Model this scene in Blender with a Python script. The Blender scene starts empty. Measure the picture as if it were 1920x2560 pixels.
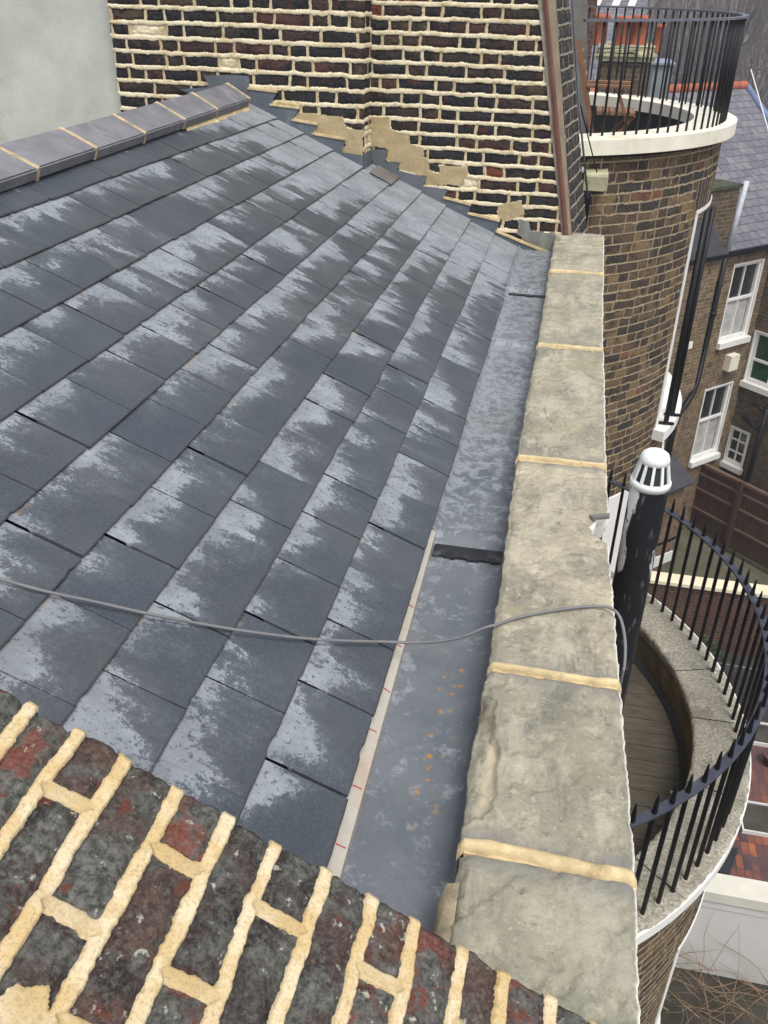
import bpy, bmesh, math, random
import numpy as np
from mathutils import Matrix, Vector
rad = math.radians
S = bpy.context.scene
COL = S.collection

# ------------------------------------------------------------------ camera
RX = ((0.97830949, 0.11703216, -0.17092107), (0.2066674, -0.49522189, 0.84382691), (0.01411103, -0.86084769, -0.50866701))
cam = bpy.data.cameras.new('camera')
cam.sensor_fit = 'HORIZONTAL'; cam.sensor_width = 36.0; cam.lens = 40.575
cam.clip_start = 0.05; cam.clip_end = 600
camo = bpy.data.objects.new('camera', cam); COL.objects.link(camo)
camo.matrix_world = Matrix(((RX[0][0], -RX[0][1], -RX[0][2], 0), (RX[1][0], -RX[1][1], -RX[1][2], 0),
                            (RX[2][0], -RX[2][1], -RX[2][2], 1.25), (0, 0, 0, 1)))
S.camera = camo
# ------------------------------------------------------------------ light
SUN_EL, SUN_AZ = 62.0, 150.0       # high, diffuse, behind the camera's right shoulder (overcast)
w = bpy.data.worlds.new('World'); S.world = w; w.use_nodes = True
wn = w.node_tree; bg = wn.nodes['Background']
sky = wn.nodes.new('ShaderNodeTexSky'); sky.sky_type = 'NISHITA'; sky.sun_disc = False
sky.sun_elevation = rad(SUN_EL); sky.sun_rotation = rad(SUN_AZ); sky.air_density = 1.0; sky.dust_density = 3.0
hs = wn.nodes.new('ShaderNodeHueSaturation'); hs.inputs['Saturation'].default_value = 0.30
wn.links.new(sky.outputs[0], hs.inputs['Color']); wn.links.new(hs.outputs[0], bg.inputs['Color'])
bg.inputs['Strength'].default_value = 0.15
sl = bpy.data.lights.new('sun', 'SUN'); sl.energy = 1.5; sl.angle = rad(20); sl.color = (1, .965, .92)
so = bpy.data.objects.new('sun', sl); COL.objects.link(so)
az, el = rad(SUN_AZ), rad(SUN_EL)
so.rotation_euler = Vector((math.sin(az)*math.cos(el), math.cos(az)*math.cos(el), math.sin(el))).to_track_quat('Z', 'Y').to_euler()
so.location = (3, -6, 12)
S.view_settings.view_transform = 'Standard'; S.view_settings.look = 'None'
S.view_settings.exposure = 0.56; S.view_settings.gamma = 1.0
S.view_settings.use_curve_mapping = False

# ------------------------------------------------------------------ numpy noise
_T = np.random.RandomState(7).rand(256, 256)
def vn(x, y, s=0):
    x = np.asarray(x, float) + s*17.31; y = np.asarray(y, float) + s*9.77
    xi = np.floor(x).astype(int); yi = np.floor(y).astype(int); fx = x-xi; fy = y-yi
    fx = fx*fx*(3-2*fx); fy = fy*fy*(3-2*fy)
    g = lambda a, b: _T[a & 255, b & 255]
    return (g(xi, yi)*(1-fx)+g(xi+1, yi)*fx)*(1-fy) + (g(xi, yi+1)*(1-fx)+g(xi+1, yi+1)*fx)*fy
def fbm(x, y, o=4, s=0, r=.5):
    t = 0; a = 1; n = 0; f = 1
    for i in range(o):
        t = t + a*vn(x*f, y*f, s+i*3); n += a; a *= r; f *= 2.03
    return t/n*2-1
def sstep(a, b, x):
    t = np.clip((x-a)/(b-a), 0, 1); return t*t*(3-2*t)
def hash2(a, b, s=0):
    return _T[(np.asarray(a).astype(int)*7+s*31) & 255, (np.asarray(b).astype(int)*13+s*57+11) & 255]
def inpoly(x, y, poly):
    r = np.zeros(np.shape(x), bool); n = len(poly)
    for i in range(n):
        x1, y1 = poly[i]; x2, y2 = poly[(i+1) % n]
        if y1 == y2: continue
        c = ((y1 > y) != (y2 > y)) & (x < (x2-x1)*(y-y1)/(y2-y1)+x1); r ^= c
    return r

# ------------------------------------------------------------------ objects
def tag(o, label=None, cat=None, group=None, kind=None):
    for k, v in (('label', label), ('category', cat), ('group', group), ('kind', kind)):
        if v: o[k] = v
    return o
def thing(name, label, cat, loc=(0, 0, 0), group=None):
    o = bpy.data.objects.new(name, None); COL.objects.link(o); o.location = loc; o.empty_display_size = .1
    return tag(o, label, cat, group)
def link(name, me, m, parent=None, loc=None):
    o = bpy.data.objects.new(name, me); COL.objects.link(o)
    if m is not None and not me.materials: me.materials.append(m)
    if parent is not None:
        o.parent = parent
        root = parent; off = Vector((0, 0, 0))
        while root is not None:
            off += root.location; root = root.parent
        o.location = -off if loc is None else Vector(loc)-off
    elif loc is not None: o.location = loc
    return o
def raw_mesh(name, V, F, attrs=None, smooth=True):
    V = np.asarray(V, float); me = bpy.data.meshes.new(name)
    F = np.asarray(F); nf, k = F.shape
    me.vertices.add(len(V)); me.vertices.foreach_set('co', V.ravel())
    me.loops.add(nf*k); me.loops.foreach_set('vertex_index', F.ravel().astype(np.int32))
    me.polygons.add(nf); me.polygons.foreach_set('loop_start', np.arange(nf, dtype=np.int32)*k)
    me.polygons.foreach_set('use_smooth', np.full(nf, smooth))
    for a, d in (attrs or {}).items():
        at = me.attributes.new(a, 'FLOAT', 'POINT'); at.data.foreach_set('value', np.asarray(d, np.float32).ravel())
    me.update(calc_edges=True); me.validate(); return me
def grid_faces(n, m):
    i = np.arange(n*m).reshape(n, m)
    return np.stack([i[:-1, :-1], i[1:, :-1], i[1:, 1:], i[:-1, 1:]], -1).reshape(-1, 4)
def grid(name, P, attrs, m, parent, keep=None, smooth=True):
    n, k, _ = P.shape; F = grid_faces(n, k)
    if keep is not None: F = F[keep.ravel()]
    return link(name, raw_mesh(name, P.reshape(-1, 3), F, attrs, smooth), m, parent)
class MB:
    def __init__(s): s.bm = bmesh.new()
    def box(s, a, b, bev=0, M=None):
        x0, y0, z0 = a; x1, y1, z1 = b
        g = bmesh.ops.create_cube(s.bm, size=1.0, matrix=Matrix.Translation(((x0+x1)/2, (y0+y1)/2, (z0+z1)/2)) @ Matrix.Diagonal((x1-x0, y1-y0, z1-z0, 1)))
        if M: bmesh.ops.transform(s.bm, matrix=M, verts=g['verts'])
        if bev:
            es = {e for v in g['verts'] for e in v.link_edges}
            bmesh.ops.bevel(s.bm, geom=list(es), offset=bev, segments=2, affect='EDGES', profile=.5)
        return s
    def prism(s, pts, d):               # planar polygon extruded by vector d
        vs = [s.bm.verts.new(p) for p in pts]; d = Vector(d); vt = [s.bm.verts.new(Vector(p)+d) for p in pts]
        n = len(vs); s.bm.faces.new(vs); s.bm.faces.new(vt[::-1])
        for i in range(n): s.bm.faces.new((vs[i], vt[i], vt[(i+1) % n], vs[(i+1) % n]))
        return s
    def hexa(s, lo, hi):                # two quads, bottom and top
        a = [s.bm.verts.new(p) for p in lo]; b = [s.bm.verts.new(p) for p in hi]
        s.bm.faces.new(a[::-1]); s.bm.faces.new(b)
        for i in range(4): s.bm.faces.new((a[i], a[(i+1) % 4], b[(i+1) % 4], b[i]))
        return s
    def tube(s, pts, r, n=8, cap=True):
        pts = [Vector(p) for p in pts]; rings = []
        for i, p in enumerate(pts):
            t = (pts[min(i+1, len(pts)-1)]-pts[max(i-1, 0)]).normalized()
            u = t.orthogonal() if i == 0 else (u-t*u.dot(t))
            u = u.normalized(); v = t.cross(u); rr = r[i] if isinstance(r, (list, tuple)) else r
            rings.append([s.bm.verts.new(p+(u*math.cos(k*2*math.pi/n)+v*math.sin(k*2*math.pi/n))*rr) for k in range(n)])
        for a, b in zip(rings, rings[1:]):
            for k in range(n):
                f = s.bm.faces.new((a[k], a[(k+1) % n], b[(k+1) % n], b[k])); f.smooth = True
        if cap: s.bm.faces.new(rings[0][::-1]); s.bm.faces.new(rings[-1])
        return s
    def lathe(s, prof, c, n=24, a0=0, a1=2*math.pi):      # profile (r,z) about vertical axis at c
        full = abs(a1-a0-2*math.pi) < 1e-6; m = n if full else n+1; rings = []
        for k in range(m):
            a = a0+(a1-a0)*k/n
            rings.append([s.bm.verts.new((c[0]+r*math.cos(a), c[1]+r*math.sin(a), c[2]+z)) for r, z in prof])
        for k in range(n):
            A = rings[k]; B = rings[(k+1) % m]
            for i in range(len(prof)-1):
                f = s.bm.faces.new((A[i], B[i], B[i+1], A[i+1])); f.smooth = True
        return s
    def ring(s, r0, r1, z0, z1, c, a0, a1, n=48):           # solid ring sector
        s.lathe([(r0, z0), (r1, z0), (r1, z1), (r0, z1), (r0, z0)], c, n, a0, a1)
        for a in (a0, a1):
            vs = [s.bm.verts.new((c[0]+r*math.cos(a), c[1]+r*math.sin(a), c[2]+z)) for r, z in ((r0, z0), (r1, z0), (r1, z1), (r0, z1))]
            s.bm.faces.new(vs)
        for f in s.bm.faces: f.smooth = False
        return s
    def mesh(s, name):
        bmesh.ops.remove_doubles(s.bm, verts=s.bm.verts, dist=1e-5)
        bmesh.ops.recalc_face_normals(s.bm, faces=s.bm.faces)
        me = bpy.data.meshes.new(name); s.bm.to_mesh(me); s.bm.free(); return me
    def build(s, name, m, parent=None, loc=None):
        return link(name, s.mesh(name), m, parent, loc)

# ------------------------------------------------------------------ materials
class NT:
    def __init__(s, name, rough=.85, spec=.3):
        s.m = bpy.data.materials.new(name); s.m.use_nodes = True; s.t = s.m.node_tree
        s.b = s.t.nodes['Principled BSDF']; s.b.inputs['Roughness'].default_value = rough
        s.b.inputs['Specular IOR Level'].default_value = spec
        s.co = s.t.nodes.new('ShaderNodeTexCoord').outputs['Object']
    def n(s, ty, **k):
        nd = s.t.nodes.new(ty)
        for a, v in k.items(): setattr(nd, a, v)
        return nd
    def put(s, sock, v):
        if hasattr(v, 'is_linked') or isinstance(v, bpy.types.NodeSocket): s.t.links.new(v, sock)
        elif isinstance(v, tuple) and len(v) == 3 and sock.type == 'RGBA': sock.default_value = (*v, 1)
        else: sock.default_value = v
    def attr(s, name):
        return s.n('ShaderNodeAttribute', attribute_name=name).outputs['Fac']
    def noise(s, scale, detail=5, rough=.6, vec=None, dist=0):
        nd = s.n('ShaderNodeTexNoise'); s.put(nd.inputs['Vector'], vec or s.co)
        nd.inputs['Scale'].default_value = scale; nd.inputs['Detail'].default_value = detail
        nd.inputs['Roughness'].default_value = rough; nd.inputs['Distortion'].default_value = dist
        return nd.outputs['Fac']
    def vor(s, scale, vec=None, feature='F1'):
        nd = s.n('ShaderNodeTexVoronoi', feature=feature); s.put(nd.inputs['Vector'], vec or s.co); nd.inputs['Scale'].default_value = scale
        return nd.outputs['Distance']
    def math(s, op, a, b=0.0, c=None):
        nd = s.n('ShaderNodeMath', operation=op); s.put(nd.inputs[0], a); s.put(nd.inputs[1], b)
        if c is not None: s.put(nd.inputs[2], c)
        return nd.outputs[0]
    def ss(s, a, b, x):
        nd = s.n('ShaderNodeMapRange', interpolation_type='SMOOTHSTEP'); s.put(nd.inputs[0], x)
        nd.inputs[1].default_value = a; nd.inputs[2].default_value = b; return nd.outputs[0]
    def mix(s, f, a, b, blend='MIX'):
        nd = s.n('ShaderNodeMix', data_type='RGBA', blend_type=blend); s.put(nd.inputs[0], f)
        s.put(nd.inputs[6], a); s.put(nd.inputs[7], b); return nd.outputs[2]
    def ramp(s, f, stops, const=False):
        nd = s.n('ShaderNodeValToRGB'); r = nd.color_ramp; s.put(nd.inputs[0], f)
        if const: r.interpolation = 'CONSTANT'
        while len(r.elements) < len(stops): r.elements.new(.5)
        for e, (p, c) in zip(r.elements, stops): e.position = p; e.color = (*c, 1)
        return nd.outputs[0]
    def comb(s, x, y, z=0.0):
        nd = s.n('ShaderNodeCombineXYZ'); s.put(nd.inputs[0], x); s.put(nd.inputs[1], y); s.put(nd.inputs[2], z); return nd.outputs[0]
    def mapping(s, scale, vec=None, rot=(0, 0, 0)):
        nd = s.n('ShaderNodeMapping'); s.put(nd.inputs[0], vec or s.co); nd.inputs['Scale'].default_value = scale; nd.inputs['Rotation'].default_value = rot
        return nd.outputs[0]
    def sep(s, vec=None):
        nd = s.n('ShaderNodeSeparateXYZ'); s.put(nd.inputs[0], vec or s.co); return nd.outputs
    def col(s, c): s.put(s.b.inputs['Base Color'], c); return s
    def rough(s, c): s.put(s.b.inputs['Roughness'], c); return s
    def bump(s, h, dist=.004, strength=.6):
        nd = s.n('ShaderNodeBump'); s.put(nd.inputs['Height'], h); nd.inputs['Distance'].default_value = dist; nd.inputs['Strength'].default_value = strength
        s.t.links.new(nd.outputs[0], s.b.inputs['Normal']); return s

def plain(name, c, rough=.7, var=.25, scale=6, spec=.3, bump=0, dirt=None):
    k = NT(name, rough, spec); lo = tuple(v*(1-var) for v in c); hi = tuple(min(1, v*(1+var)) for v in c)
    cc = k.ramp(k.noise(scale), [(.3, lo), (.7, hi)])
    if dirt: cc = k.mix(k.ss(.52, .7, k.noise(scale*.6, 7, .7)), cc, dirt)
    k.col(cc)
    if bump: k.bump(k.noise(scale*12, 6), bump)
    return k.m

def brickmat(name, stops, mortar, mortar2, dark=(.02, .02, .022), spots=None, spot_amt=.62, red=None, scale=1.0, jag=0.0, grain=.35, bwt=.10, crust=None):
    k = NT(name, .92, .2); b = k.attr('brick'); r = k.attr('rnd')
    base = k.ramp(r, stops, True)
    base = k.mix(k.ss(.42, .66, k.noise(9*scale, 6, .65)), base, dark)
    base = k.mix(k.math('MULTIPLY', k.ss(.42, .72, k.noise(85*scale, 5, .75)), grain), base, k.mix(.5, base, (.36, .33, .29)), 'MIX')
    base = k.mix(k.math('MULTIPLY', k.ss(.52, .68, k.noise(120*scale, 4, .7, None, .2)), .6), base, (.012, .011, .012))
    if red: base = k.mix(k.ss(.60, .66, k.noise(14*scale, 5, .6, k.comb(k.sep()[0], k.sep()[1], k.math('ADD', k.sep()[2], k.math('MULTIPLY', r, 3.0))))), base, red)
    if crust:
        cr = k.ss(.47, .56, k.math('ADD', k.noise(11*scale, 7, .72, k.comb(k.sep()[0], k.sep()[1], k.math('ADD', k.sep()[2], k.math('MULTIPLY', r, 5.0)))), k.math('MULTIPLY', k.math('SUBTRACT', r, .5), .10)))
        base = k.mix(cr, base, k.mix(k.ss(.35, .65, k.noise(60*scale, 6, .75)), k.mix(k.ss(.5, .65, k.noise(5*scale, 4)), (.040, .042, .036), (.055, .052, .052)), k.mix(k.noise(6, 3), crust, (.20, .20, .185))))
    if spots: base = k.mix(k.ss(spot_amt, spot_amt+.08, k.noise(38*scale, 5, .6)), base, spots)
    bw = k.attr('bedw')
    mo = k.mix(k.ss(.40, .66, k.math('ADD', k.noise(9*scale, 6, .7), k.math('MULTIPLY', bw, bwt))), mortar, mortar2)
    mo = k.mix(k.math('MULTIPLY', k.math('SUBTRACT', 1.0, bw), .30), mo, tuple(v*.6 for v in mortar))
    mo = k.mix(k.math('MULTIPLY', k.ss(.55, .8, k.noise(45*scale, 4)), .6), mo, tuple(v*.45 for v in mortar))
    mo = k.mix(k.math('MULTIPLY', k.ss(.5, .64, k.noise(150*scale, 3, .7)), .35), mo, tuple(v*.4 for v in mortar))
    mo = k.mix(k.math('MULTIPLY', k.ss(.58, .72, k.noise(4*scale, 6, .7)), .45), mo, tuple(v*q for v, q in zip(mortar, (.55, .5, .45))))
    edge = k.ss(.42, .58, k.math('ADD', b, k.math('MULTIPLY', k.math('SUBTRACT', k.noise(60*scale, 4), .5), jag)))
    k.col(k.mix(edge, mo, base))
    k.bump(k.noise(130*scale, 5, .7), .004, .7)
    return k.m

def wallbrick(name, c1, c2, mo, sc=1.0, var=(.05, .04, .035)):   # far walls: brick texture on local u,v attributes
    k = NT(name, .9, .2)
    uv = k.comb(k.attr('u'), k.attr('v'))
    nd = k.n('ShaderNodeTexBrick'); nd.offset = .5; nd.squash = .5; nd.squash_frequency = 2
    k.put(nd.inputs['Vector'], uv); k.put(nd.inputs['Color1'], c1); k.put(nd.inputs['Color2'], c2); k.put(nd.inputs['Mortar'], mo)
    nd.inputs['Scale'].default_value = 1.0; nd.inputs['Brick Width'].default_value = .225; nd.inputs['Row Height'].default_value = .075
    nd.inputs['Mortar Size'].default_value = .007; nd.inputs['Mortar Smooth'].default_value = .2; nd.inputs['Bias'].default_value = 0
    c = k.mix(k.ss(.45, .72, k.noise(7, 6, .7)), nd.outputs['Color'], var)
    c = k.mix(k.math('MULTIPLY', k.ss(.4, .7, k.noise(1.3, 4)), .5), c, tuple(v*.6 for v in c1))
    k.col(c); k.bump(k.math('SUBTRACT', k.noise(60, 4), nd.outputs['Fac']), .008, .6)
    return k.m

def slate_mat():
    k = NT('wet_slate', .5, .4)
    su, sv, rn, sy, st = (k.attr(a) for a in ('su', 'sv', 'rnd', 'sy', 'st'))
    off = k.math('MULTIPLY', rn, 9.0)
    v1 = k.comb(k.math('ADD', sy, off), k.math('ADD', k.math('MULTIPLY', st, .55), off), rn)
    streak = k.comb(k.math('ADD', sy, off), k.math('MULTIPLY', st, .20), rn)
    glob = k.comb(sy, k.math('MULTIPLY', st, .8), 2.7)
    n1 = k.noise(8, 4, .55, v1, .35); n2 = k.noise(26, 5, .65, streak, .3); n3 = k.noise(80, 3, .6, k.comb(sy, k.math('MULTIPLY', st, .7))); n4 = k.noise(3.6, 3, .5, glob, .3)
    # lime bloom plus a painted far-wall sky sheen: drying patches below the tail of the course above, fingering down each slate
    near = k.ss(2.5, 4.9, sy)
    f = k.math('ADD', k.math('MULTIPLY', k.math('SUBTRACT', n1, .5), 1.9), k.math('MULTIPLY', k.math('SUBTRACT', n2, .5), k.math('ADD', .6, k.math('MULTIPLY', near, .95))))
    f = k.math('ADD', f, k.math('MULTIPLY', k.math('SUBTRACT', n4, .5), 1.5))
    f = k.math('ADD', f, k.math('MULTIPLY', k.math('SUBTRACT', n3, .5), .75))
    f = k.math('ADD', f, k.math('MULTIPLY', k.math('SUBTRACT', k.noise(210, 2, .6, k.comb(sy, st)), .5), .55))
    g = k.math('SUBTRACT', sv, .74)
    f = k.math('ADD', f, k.math('MULTIPLY', g, .80))
    f = k.math('ADD', f, k.math('MULTIPLY', k.math('SUBTRACT', rn, .5), .38))
    f = k.math('ADD', f, k.math('MULTIPLY', k.ss(4.25, 5.2, sy), 1.1))  # sky sheen near the far wall, put into the whitening
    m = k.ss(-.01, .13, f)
    soft = k.ss(-.5, .5, f)
    dark = k.mix(k.noise(5, 4), (.032, .043, .056), (.058, .070, .085))
    dark = k.mix(k.math('MULTIPLY', rn, .5), dark, (.056, .060, .066))
    dark = k.mix(k.math('MULTIPLY', k.ss(.45, .7, k.noise(160, 3)), .25), dark, (.15, .155, .17))
    light = k.mix(k.noise(40, 5, .7), (.19, .215, .24), (.37, .395, .42))
    light = k.mix(k.math('MULTIPLY', k.ss(.56, .68, k.noise(95, 3)), .8), light, dark)
    dark = k.mix(k.math('MULTIPLY', k.ss(.4, .75, k.noise(2.2, 5, .65, glob)), .6), dark, (.088, .094, .101))
    c = k.mix(k.math('MULTIPLY', soft, .30), dark, light)
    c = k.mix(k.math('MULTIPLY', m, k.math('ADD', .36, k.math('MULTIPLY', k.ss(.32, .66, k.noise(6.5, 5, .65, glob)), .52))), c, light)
    # split edges and rusty tails
    c = k.mix(k.math('MULTIPLY', k.ss(.03, .0, sv), .8), c, (.06, .055, .052))
    rust = k.math('MULTIPLY', k.ss(.9, 1.0, sv), k.ss(.60, .68, k.noise(9, 4)))
    c = k.mix(k.math('MULTIPLY', rust, .5), c, (.30, .22, .14))
    k.col(c); k.rough(k.ramp(m, [(0, (.42,)*3), (1, (.75,)*3)]))
    k.bump(k.math('ADD', k.noise(26, 6, .65, k.comb(sy, st, off), .4), k.math('MULTIPLY', k.noise(120, 4), .3)), .004, .35)
    return k.m

def stone_mat():
    k = NT('weathered_coping_stone', .9, .25)
    c = k.ramp(k.noise(3.2, 7, .68), [(.3, (.185, .172, .135)), (.5, (.335, .305, .228)), (.7, (.51, .46, .335))])
    c = k.mix(k.math('MULTIPLY', k.ss(.5, .68, k.noise(13, 9, .78)), .7), c, (.60, .54, .41))
    c = k.mix(k.math('MULTIPLY', k.ss(.5, .68, k.noise(6, 9, .8, None, .3)), .85), c, (.15, .147, .135))
    c = k.mix(k.math('MULTIPLY', k.ss(.5, .7, k.noise(70, 4, .7)), .5), c, k.mix(.5, c, (.07, .07, .07)))
    c = k.mix(k.math('MULTIPLY', k.ss(.54, .7, k.noise(2.3, 5, .6)), .55), c, (.30, .285, .15))
    c = k.mix(k.math('MULTIPLY', k.ss(.6, .68, k.noise(30, 5, .65)), .6), c, (.12, .125, .12))
    c = k.mix(k.math('MULTIPLY', k.ss(.62, .66, k.noise(19, 6, .7)), .4), c, (.62, .52, .30))
    c = k.mix(k.math('MULTIPLY', k.ss(.60, .68, k.noise(120, 4, .7)), .35), c, (.07, .07, .06))
    c = k.mix(k.math('MULTIPLY', k.ss(.62, .67, k.noise(90, 3, .6, k.mapping((1, 1, 1), None, (1, 2, .5)))), .25), c, (.72, .69, .58))
    c = k.mix(k.math('MULTIPLY', k.ss(.50, .62, k.noise(8, 8, .72, k.mapping((1, .45, 1)), .5)), .6), c, (.50, .46, .36))
    c = k.mix(k.math('MULTIPLY', k.ss(.52, .66, k.noise(4.2, 9, .78, k.mapping((1, .6, 1), None, (0, 0, .6)), .6)), .7), c, (.125, .118, .10))
    c = k.mix(k.math('MULTIPLY', k.attr('tone'), .6), c, k.mix(.5, c, (.24, .255, .20)))
    c = k.mix(k.math('MULTIPLY', k.attr('joint'), .8), c, k.mix(k.noise(40, 6), (.13, .127, .122), (.30, .292, .275)))
    c = k.mix(k.math('MULTIPLY', k.attr('edge'), 1.0), c, (.88, .86, .78))
    c = k.mix(k.attr('break_'), c, k.mix(k.noise(22, 6, .7), (.36, .33, .25), (.66, .57, .41)))
    k.col(c); k.bump(k.math('ADD', k.noise(45, 7, .75), k.math('MULTIPLY', k.noise(9, 5), 1.5)), .007, .9)
    return k.m

def lead_mat(name='lead_sheet', dark=.0):
    k = NT(name, .55, .4); k.b.inputs['Metallic'].default_value = .0
    c = k.ramp(k.noise(4, 6, .6), [(.3, (.100-dark, .116-dark, .134-dark)), (.7, (.165-dark, .180-dark, .198-dark))])
    if not dark:
        y = k.sep()[1]
        m = k.ss(.54, .66, k.math('ADD', k.noise(21, 8, .75, None, .3), k.math('ADD', k.math('MULTIPLY', k.ss(1.6, 3.0, y), .10), k.math('MULTIPLY', k.ss(-.22, -.28, k.sep()[0]), .05))))
        c = k.mix(k.math('MULTIPLY', m, .6), c, (.32, .35, .375))
        c = k.mix(k.math('MULTIPLY', k.ss(.55, .75, k.noise(2.2, 4, .6)), .35), c, (.215, .195, .17))
        c = k.mix(k.math('MULTIPLY', k.ss(.57, .62, k.noise(70, 4, .6)), k.math('ADD', .25, k.math('MULTIPLY', k.ss(1.8, 3.2, y), .5))), c, (.085, .09, .105))
        rust = k.math('MULTIPLY', k.ss(.585, .62, k.noise(42, 5, .65)), k.math('MULTIPLY', k.ss(-.19, -.165, k.sep()[0]), k.math('MULTIPLY', k.ss(-.11, -.135, k.sep()[0]), k.math('MULTIPLY', k.ss(1.78, 1.62, y), k.ss(1.08, 1.25, y)))))
        c = k.mix(rust, c, (.36, .19, .05))
    else:
        c = k.mix(k.math('MULTIPLY', k.ss(.55, .7, k.noise(9, 6, .7)), .5), c, (.22, .23, .27))
    k.col(c); k.bump(k.noise(14, 5), .004, .4); return k.m

M = {}
M['slate'] = slate_mat(); M['stone'] = stone_mat(); M['lead'] = lead_mat(); M['flash'] = lead_mat('lead_flashing', .03)
M['near'] = brickmat('old_stock_brick_close', [(0, (.080, .050, .040)), (.22, (.105, .052, .040)), (.4, (.060, .040, .036)), (.6, (.046, .039, .036)), (.72, (.155, .052, .038)), (.86, (.080, .056, .048))],
                     (.60, .44, .215), (.72, .60, .40), dark=(.022, .020, .020), spots=(.36, .36, .30), spot_amt=.62, red=(.12, .042, .030), scale=1.6, jag=1.0, grain=.5, bwt=.03, crust=(.090, .086, .074))
M['stack'] = brickmat('sooty_brick', [(0, (.026, .025, .028)), (.28, (.055, .034, .029)), (.45, (.020, .020, .024)), (.58, (.085, .040, .033)), (.72, (.040, .033, .028)), (.86, (.075, .055, .036)), (.95, (.20, .055, .035))],
                      (.56, .44, .25), (.80, .71, .50), dark=(.014, .014, .017), red=(.075, .028, .022), spots=(.30, .25, .2), spot_amt=.70, jag=.55, grain=.2)
M['bay'] = brickmat('yellow_stock_brick', [(0, (.135, .095, .052)), (.2, (.072, .052, .036)), (.36, (.18, .125, .065)), (.52, (.045, .038, .034)), (.68, (.21, .142, .070)), (.78, (.115, .076, .047)), (.96, (.17, .080, .048))],
                    (.30, .235, .15), (.40, .32, .21), dark=(.035, .029, .025), spots=(.22, .17, .11), spot_amt=.66, scale=.8, jag=.4)
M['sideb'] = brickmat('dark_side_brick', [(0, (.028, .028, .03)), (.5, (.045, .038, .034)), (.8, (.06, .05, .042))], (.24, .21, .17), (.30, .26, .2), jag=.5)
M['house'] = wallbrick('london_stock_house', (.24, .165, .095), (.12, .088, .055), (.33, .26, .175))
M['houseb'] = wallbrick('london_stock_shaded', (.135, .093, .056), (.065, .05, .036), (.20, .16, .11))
M['gbrick'] = wallbrick('garden_red_brick', (.13, .055, .036), (.075, .042, .032), (.16, .13, .1))
M['render'] = plain('grey_render', (.50, .515, .455), .95, .14, 3.2, bump=.003, dirt=(.42, .43, .36))
M['mortar'] = plain('buff_mortar', (.60, .475, .27), .95, .25, 24, bump=.006, dirt=(.42, .32, .18))
M['ridge'] = plain('blue_ridge_tile', (.165, .163, .175), .7, .25, 7, dirt=(.265, .262, .275), bump=.001)
M['ridgejoint'] = plain('weathered_ridge_pointing', (.43, .34, .20), .95, .3, 30, dirt=(.25, .21, .15))
M['fillet'] = plain('pale_timber_fillet', (.44, .41, .36), .7, .14, 5, dirt=(.42, .33, .25))
M['redpencil'] = plain('red_pencil', (.42, .09, .08), .8, .1, 6)
M['cable'] = plain('grey_cable', (.17, .17, .175), .5, .12, 20)
M['iron'] = plain('black_iron', (.006, .0065, .009), .5, .2, 10, spec=.3)
M['railtop'] = plain('blue_black_flat_bar', (.045, .05, .072), .55, .3, 9, spec=.5)
M['greyrail'] = plain('weathered_grey_rail', (.13, .14, .17), .6, .25, 9)
M['white'] = plain('white_paint', (.78, .77, .73), .6, .06, 3)
M['cream'] = plain('cream_painted_stone', (.78, .74, .62), .75, .08, 4, dirt=(.62, .56, .38))
M['concrete'] = None
M['wood'] = plain('varnished_teak', (.22, .115, .065), .55, .3, 9)
M['deckdark'] = plain('roof_felt', (.022, .024, .027), .8, .3, 5)
M['glass'] = None
M['roofslate'] = None

def concrete():
    k = NT('exposed_aggregate_coping', .92, .25)
    c = k.ramp(k.noise(55, 5, .75), [(.32, (.14, .13, .105)), (.5, (.33, .31, .25)), (.68, (.56, .53, .44))])
    c = k.mix(k.math('MULTIPLY', k.ss(.45, .66, k.noise(3.2, 6, .7)), .65), c, (.15, .135, .105))
    c = k.mix(k.math('MULTIPLY', k.ss(.6, .7, k.noise(8, 5, .7)), .5), c, (.16, .17, .07))
    k.col(c); k.bump(k.noise(90, 5, .7), .005, .8); return k.m
M['concrete'] = concrete()
def decking():
    k = NT('weathered_decking', .85, .25)
    c = k.ramp(k.noise(6, 6, .7, k.mapping((1, 7, 1))), [(.3, (.055, .047, .035)), (.7, (.135, .115, .085))])
    c = k.mix(k.math('MULTIPLY', k.ss(.45, .65, k.noise(2.2, 5, .6)), .6), c, (.06, .056, .042)); k.col(c); k.bump(k.noise(40, 4, .6, k.mapping((1, 6, 1))), .003); return k.m
M['deck'] = decking()
def glassm(name, c):
    k = NT(name, .12, .6); k.col(k.ramp(k.noise(1.6, 3), [(.35, tuple(v*.6 for v in c)), (.65, c)])); return k.m
M['glass'] = glassm('window_glass', (.035, .037, .04)); M['greenglass'] = glassm('green_glass', (.006, .075, .03))
M['curtain'] = plain('pale_curtain', (.42, .42, .40), .9, .25, 5)
def roofslate():
    k = NT('old_roof_slates', .75, .3)
    nd = k.n('ShaderNodeTexBrick'); nd.offset = .5
    k.put(nd.inputs['Vector'], k.comb(k.attr('u'), k.attr('v'))); k.put(nd.inputs['Color1'], (.12, .12, .145)); k.put(nd.inputs['Color2'], (.185, .18, .20)); k.put(nd.inputs['Mortar'], (.07, .068, .075))
    nd.inputs['Scale'].default_value = 1; nd.inputs['Brick Width'].default_value = .25; nd.inputs['Row Height'].default_value = .2; nd.inputs['Mortar Size'].default_value = .012
    c = k.mix(k.ss(.5, .7, k.noise(3, 6, .7)), nd.outputs['Color'], (.21, .205, .20)); k.col(c); k.bump(k.math('SUBTRACT', k.noise(30, 4), k.math('MULTIPLY', nd.outputs['Fac'], 2.0)), .02, .6); return k.m
M['roofslate'] = roofslate()
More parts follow.
